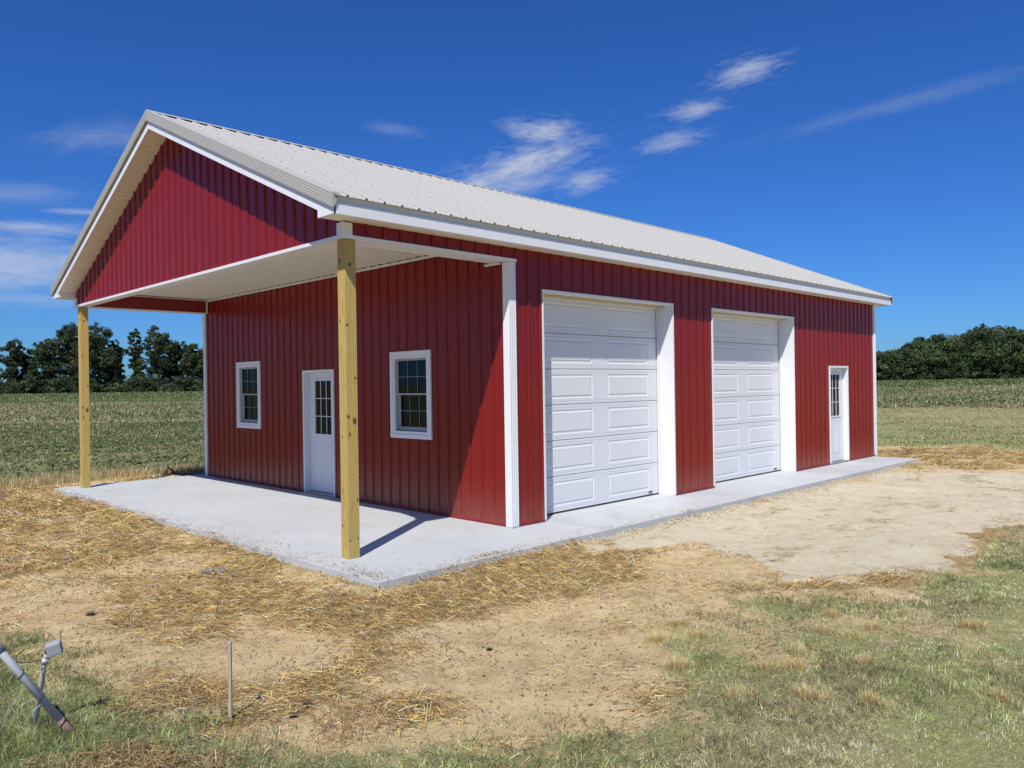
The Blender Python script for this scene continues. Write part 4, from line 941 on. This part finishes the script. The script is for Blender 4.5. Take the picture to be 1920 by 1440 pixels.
# dark scorched weeds near the stake
for i, (cx, cy, s_, lab) in enumerate(((-4.60, -2.84, .05, 'small dark dead weed right of the stake'), (-4.72, -2.90, .035, 'smallest dark dead weed between the stake and the larger dark weed'), (-4.897, .236, .05, 'dark flattened dead weed on the bare soil above the green patch'), (-3.1, -2.86, .03, 'tiny dark dead weed on the bare soil below the long straw heap'))):
    n = 150; a = rng.uniform(0, 6.283, n)
    o = blades('dead_weed', np.cos(a) * rng.random(n) * s_ * .5, np.sin(a) * rng.random(n) * s_ * .5, np.zeros(n), rng.uniform(.4, 1.3, n) * s_, rng.uniform(.002, .005, n), rng.uniform(.2, 1.3, n), a, palette(n, [(.05, .035, .03), (.10, .07, .05)], [2, 1]), 'straw_stalks')
    o.location = (cx, cy, gz(cx, cy)); tag(o, lab, 'weed')

# ------------------------------------------------------------------ trees
def leaf_cloud(centers, radii, per, size, cols, w, squash=.75):
    n = len(centers) * per; c = np.repeat(centers, per, 0); r = np.repeat(radii, per)[:, None]
    d = rng.normal(0, 1, (n, 3)); d /= np.linalg.norm(d, axis=1)[:, None]; p = c + d * r * (rng.random((n, 1)) ** .45) * np.array([1, 1, squash])
    a = rng.normal(0, 1, (n, 3)); a[:, 2] *= .6; a /= np.linalg.norm(a, axis=1)[:, None]; b = np.cross(a, rng.normal(0, 1, (n, 3))); b /= np.linalg.norm(b, axis=1)[:, None]
    s = rng.uniform(.6, 1.35, (n, 1)) * size
    V = np.stack([p - a * s, p + b * s * .6, p + a * s, p - b * s * .6], 1).reshape(-1, 3)
    cl = np.repeat(np.array(cols)[rng.choice(len(cols), len(centers), p=np.array(w) / sum(w))] * rng.uniform(.6, 1.65, (len(centers), 1)), per, 0) * rng.uniform(.75, 1.25, (n, 1))
    return V, np.repeat(np.concatenate([cl, np.ones((n, 1))], 1), 4, 0)
LEAF = [(.040, .068, .022), (.055, .085, .028), (.030, .052, .020), (.075, .095, .035)]
def tree(x, y, H, R, label, group, form='broad', trunk=None, nclump=70, per=60, size=.26, cols=LEAF, lowfill=.2, seed=0):
    r_ = np.random.default_rng(seed + 100); rd = random.Random(seed)
    t = empty('tree', (x, y, gz(x, y) - .1)); tag(t, label, 'tree', group)
    m = MB(); tr = trunk or H * .022; lean = Vector((rd.uniform(-.06, .06), rd.uniform(-.06, .06), 1))
    path = [lean * (H * .8 * k / 5) + Vector((rd.uniform(-.15, .15), rd.uniform(-.15, .15), 0)) * k * .4 for k in range(6)]
    m.tube(path, [tr * (1 - .16 * k) for k in range(6)], 7)
    cen, rad = [], []
    nl = 9 if form == 'broad' else 6
    for k in range(nl):
        s_ = .22 + .62 * k / nl; b = lean * (H * .8 * s_); az = k * 2.4 + rd.uniform(-.5, .5)
        reach = R * (1.0 - .45 * max(0, s_ - .45)) * rd.uniform(.7, 1.05) if form == 'broad' else R * rd.uniform(.5, .95)
        e = b + Vector((math.cos(az) * reach, math.sin(az) * reach, H * rd.uniform(.05, .2)))
        mid = (b + e) / 2 + Vector((0, 0, H * .04)); m.tube([b, mid, e], [tr * .42, tr * .28, tr * .1], 5)
        for q in range(nclump // nl):
            f = r_.random() ** .7; p = (b.lerp(mid, f * 2) if f < .5 else mid.lerp(e, f * 2 - 1))
            cen.append((p.x + r_.normal(0, R * .18), p.y + r_.normal(0, R * .18), p.z + r_.normal(0, H * .05) + .2)); rad.append(R * r_.uniform(.16, .30))
    for q in range(int(nclump * .3)):                                    # crown top
        a = r_.uniform(0, 6.283); rr_ = R * .75 * r_.random() ** .5
        cen.append((math.cos(a) * rr_ + lean.x * H * .8, math.sin(a) * rr_ + lean.y * H * .8, H * (.72 + .24 * r_.random() * (1 - (rr_ / R) ** 2)))); rad.append(R * r_.uniform(.14, .24))
    for q in range(int(nclump * lowfill)):                               # vines and suckers round the trunk
        s_ = r_.random(); cen.append((lean.x * H * .8 * s_ + r_.normal(0, R * (.16 + .22 * (form == 'broad'))), lean.y * H * .8 * s_ + r_.normal(0, R * .25), H * .68 * s_ + .2)); rad.append(R * r_.uniform(.13, .25))
    m.build('trunk', 'bark', t, smooth=True)
    V, T = leaf_cloud(np.array(cen), np.array(rad), per, size, cols, [4, 3, 3, 1]); V[:, 2] = np.maximum(V[:, 2], .05)
    link('crown', np_mesh('crown', V, np.arange(len(V)).reshape(-1, 4), 'tree_leaves', T), t)
    return t
def spot(u, dist):                                                      # bearing given as tangent from the building's diagonal
    return CAM.x + dist * (FW.x + RT.x * u), CAM.y + dist * (FW.y + RT.y * u)
VL = 'vine-covered trees along the far left edge of the field'
LT = [(-130, 195, 14, 4.6, 'broad', 'broad dark tree beyond the left edge of the picture'), (-40, 192, 16, 4.2, 'broad', 'dark tree at the left edge of the picture, mostly outside it'),
      (22, 190, 14.3, 3.1, 'tall', 'tall vine-covered tree with a ragged square top, leftmost in the row'),
      (58, 194, 11.8, 2.6, 'tall', 'small dark tree in the dip between the leftmost tree and the big domed one'),
      (95, 189, 14.6, 3.8, 'broad', 'left shoulder tree below the tallest dome, left of the thin porch post'),
      (132, 190, 18.2, 4.3, 'broad', 'tallest tree of the left row, its dome left of the porch post'),
      (176, 187, 17.6, 4.6, 'broad', 'tall domed tree just right of the thin porch post'),
      (206, 192, 13.6, 3.0, 'broad', 'sloping right shoulder tree beside the domed one, above the gap'),
      (226, 190, 13.8, 1.5, 'tall', 'thinnest vine-clad tree with a twisted trunk standing in the gap'),
      (257, 188, 16.2, 2.3, 'tall', 'tall narrow vine-covered tree right of the gap'),
      (298, 189, 16.9, 3.9, 'broad', 'broad round-topped tree between the narrow one and the white corner trim'),
      (333, 192, 13.6, 3.0, 'broad', 'lower tree with a sparse top, second from the white corner trim'),
      (366, 190, 12.2, 3.2, 'broad', 'last tree of the left row beside the white corner trim of the building'),
      (405, 192, 12.5, 3.6, 'broad', 'dark tree hidden behind the left end of the building')]
VC = [(.044, .070, .028), (.060, .088, .030), (.034, .052, .024), (.085, .098, .045)]
for i, (u, dist, H, R, form, lab) in enumerate(LT):
    x, y = spot((u - 960) / 1459.8, dist)
    tree(x, y, H + .3, R, lab, VL, form, nclump=int(50 + R * 16), per=64, size=.22, cols=VC, lowfill=.9 if form == 'tall' else .8, seed=i)
# undergrowth below the row: dark bushes with two gaps
cs_, rs_ = [], []
for u in np.arange(-160, 430, 1.6):
    if 78 < u < 92 or 196 < u < 214: continue
    x, y = spot((u - 960 + rng.normal(0, 1.5)) / 1459.8, 187 + rng.normal(0, 2.5)); h_ = .6 + 8.5 * fbm(np.array(u * .045), np.array(.5), 3, 91) ** 2.2
    for q in range(4): cs_.append((x + rng.normal(0, .8), y + rng.normal(0, .8), gz(x, y) + rng.random() * h_ + .4)); rs_.append(rng.uniform(.7, 1.3))
V, T = leaf_cloud(np.array(cs_), np.array(rs_), 42, .24, VC, [3, 2, 4, 1]); o = link('undergrowth', np_mesh('undergrowth', V, np.arange(len(V)).reshape(-1, 4), 'tree_leaves', T))
tag(o, 'dark undergrowth of bushes below the row of vine-covered trees', 'bushes', kind='stuff')
# wood at the right: crest trees as things, the mass below and behind as one wood
WR = 'trees standing at the edge of the wood on the right'
RTREES = [(1648, 232, 9.2, 3.6, 'low tree of the wood right beside the white corner trim'), (1668, 236, 9.8, 3.6, 'small rounded tree, second from the building in the right-hand wood'), (1691, 234, 10.2, 3.4, 'small pointed tree where the low end of the wood meets the high part'),
          (1714, 240, 12.6, 3.6, 'steep-sided tree where the wood climbs up'), (1734, 238, 14.6, 4.0, 'rounded crest tree at the left shoulder of the high wood'), (1760, 236, 15.4, 4.2, 'dense dome-shaped crest tree left of the dip'),
          (1792, 246, 14.6, 4.0, 'lower tree in the dip of the crest of the wood'), (1816, 238, 16.4, 4.2, 'tall tree on the rise right of the dip'), (1836, 236, 17.6, 4.6, 'highest round crown of the right-hand wood'),
          (1868, 240, 17.2, 4.8, 'broad crest tree between the highest crown and the right edge'), (1902, 236, 17.4, 4.6, 'round crest tree at the right edge of the picture'), (1940, 238, 17, 5, 'tree of the wood just outside the right edge'), (1985, 238, 16.5, 5, 'outermost tree of the wood beyond the right edge')]
RC = [(.060, .095, .036), (.080, .115, .042), (.045, .075, .033), (.120, .145, .055)]
for i, (u, dist, H, R, lab) in enumerate(RTREES):
    x, y = spot((u - 960) / 1459.8, dist); tree(x, y, H, R, lab, WR, 'broad', nclump=90, per=48, size=.30, cols=RC, lowfill=.5, seed=40 + i)
cs_, rs_, ci = [], [], []
for u in np.arange(1560, 2060, 5.0):
    top_ = float(np.interp(u, [1560, 1640, 1690, 1712, 1740, 1800, 1830, 2060], [8.0, 8.5, 8.8, 11, 13, 13, 15.5, 15]))
    for q in range(16):
        x, y = spot((u - 960 + rng.normal(0, 3)) / 1459.8, 226 + rng.random() * 26); f = (np.hypot(x - CAM.x, y - CAM.y) / 1.18 - 226) / 26
        hmax = top_ * (.55 + .45 * sstep(0, .5, np.array((q + 1) / 16))); cs_.append((x, y, gz(x, y) + rng.random() ** .8 * hmax)); rs_.append(rng.uniform(1.1, 2.3))
V, T = leaf_cloud(np.array(cs_), np.array(rs_), 52, .30, RC, [3, 3, 3, 1.3], .6); o = link('woodland', np_mesh('woodland', V, np.arange(len(V)).reshape(-1, 4), 'tree_leaves', T))
tag(o, 'dense dark green mass of the wood beyond the field on the right', 'woodland', kind='stuff')
# far tree line seen through the gaps on the left and behind everything
cs_ = []; rs_ = []
for u in np.arange(-260, 2300, 3.2):
    for q in range(3):
        x, y = spot((u - 960) / 1459.8, 520 + rng.normal(0, 12)); cs_.append((x, y, gz(x, y) + rng.random() * (4 + 4 * fbm(np.array(u * .02), np.array(2.), 3, 95)))); rs_.append(rng.uniform(1.5, 3))
V, T = leaf_cloud(np.array(cs_), np.array(rs_), 16, .9, RC, [3, 3, 3, 1]); o = link('far_treeline', np_mesh('far_treeline', V, np.arange(len(V)).reshape(-1, 4), 'tree_leaves', T))
tag(o, 'low distant tree line behind the fields', 'woodland', kind='stuff')
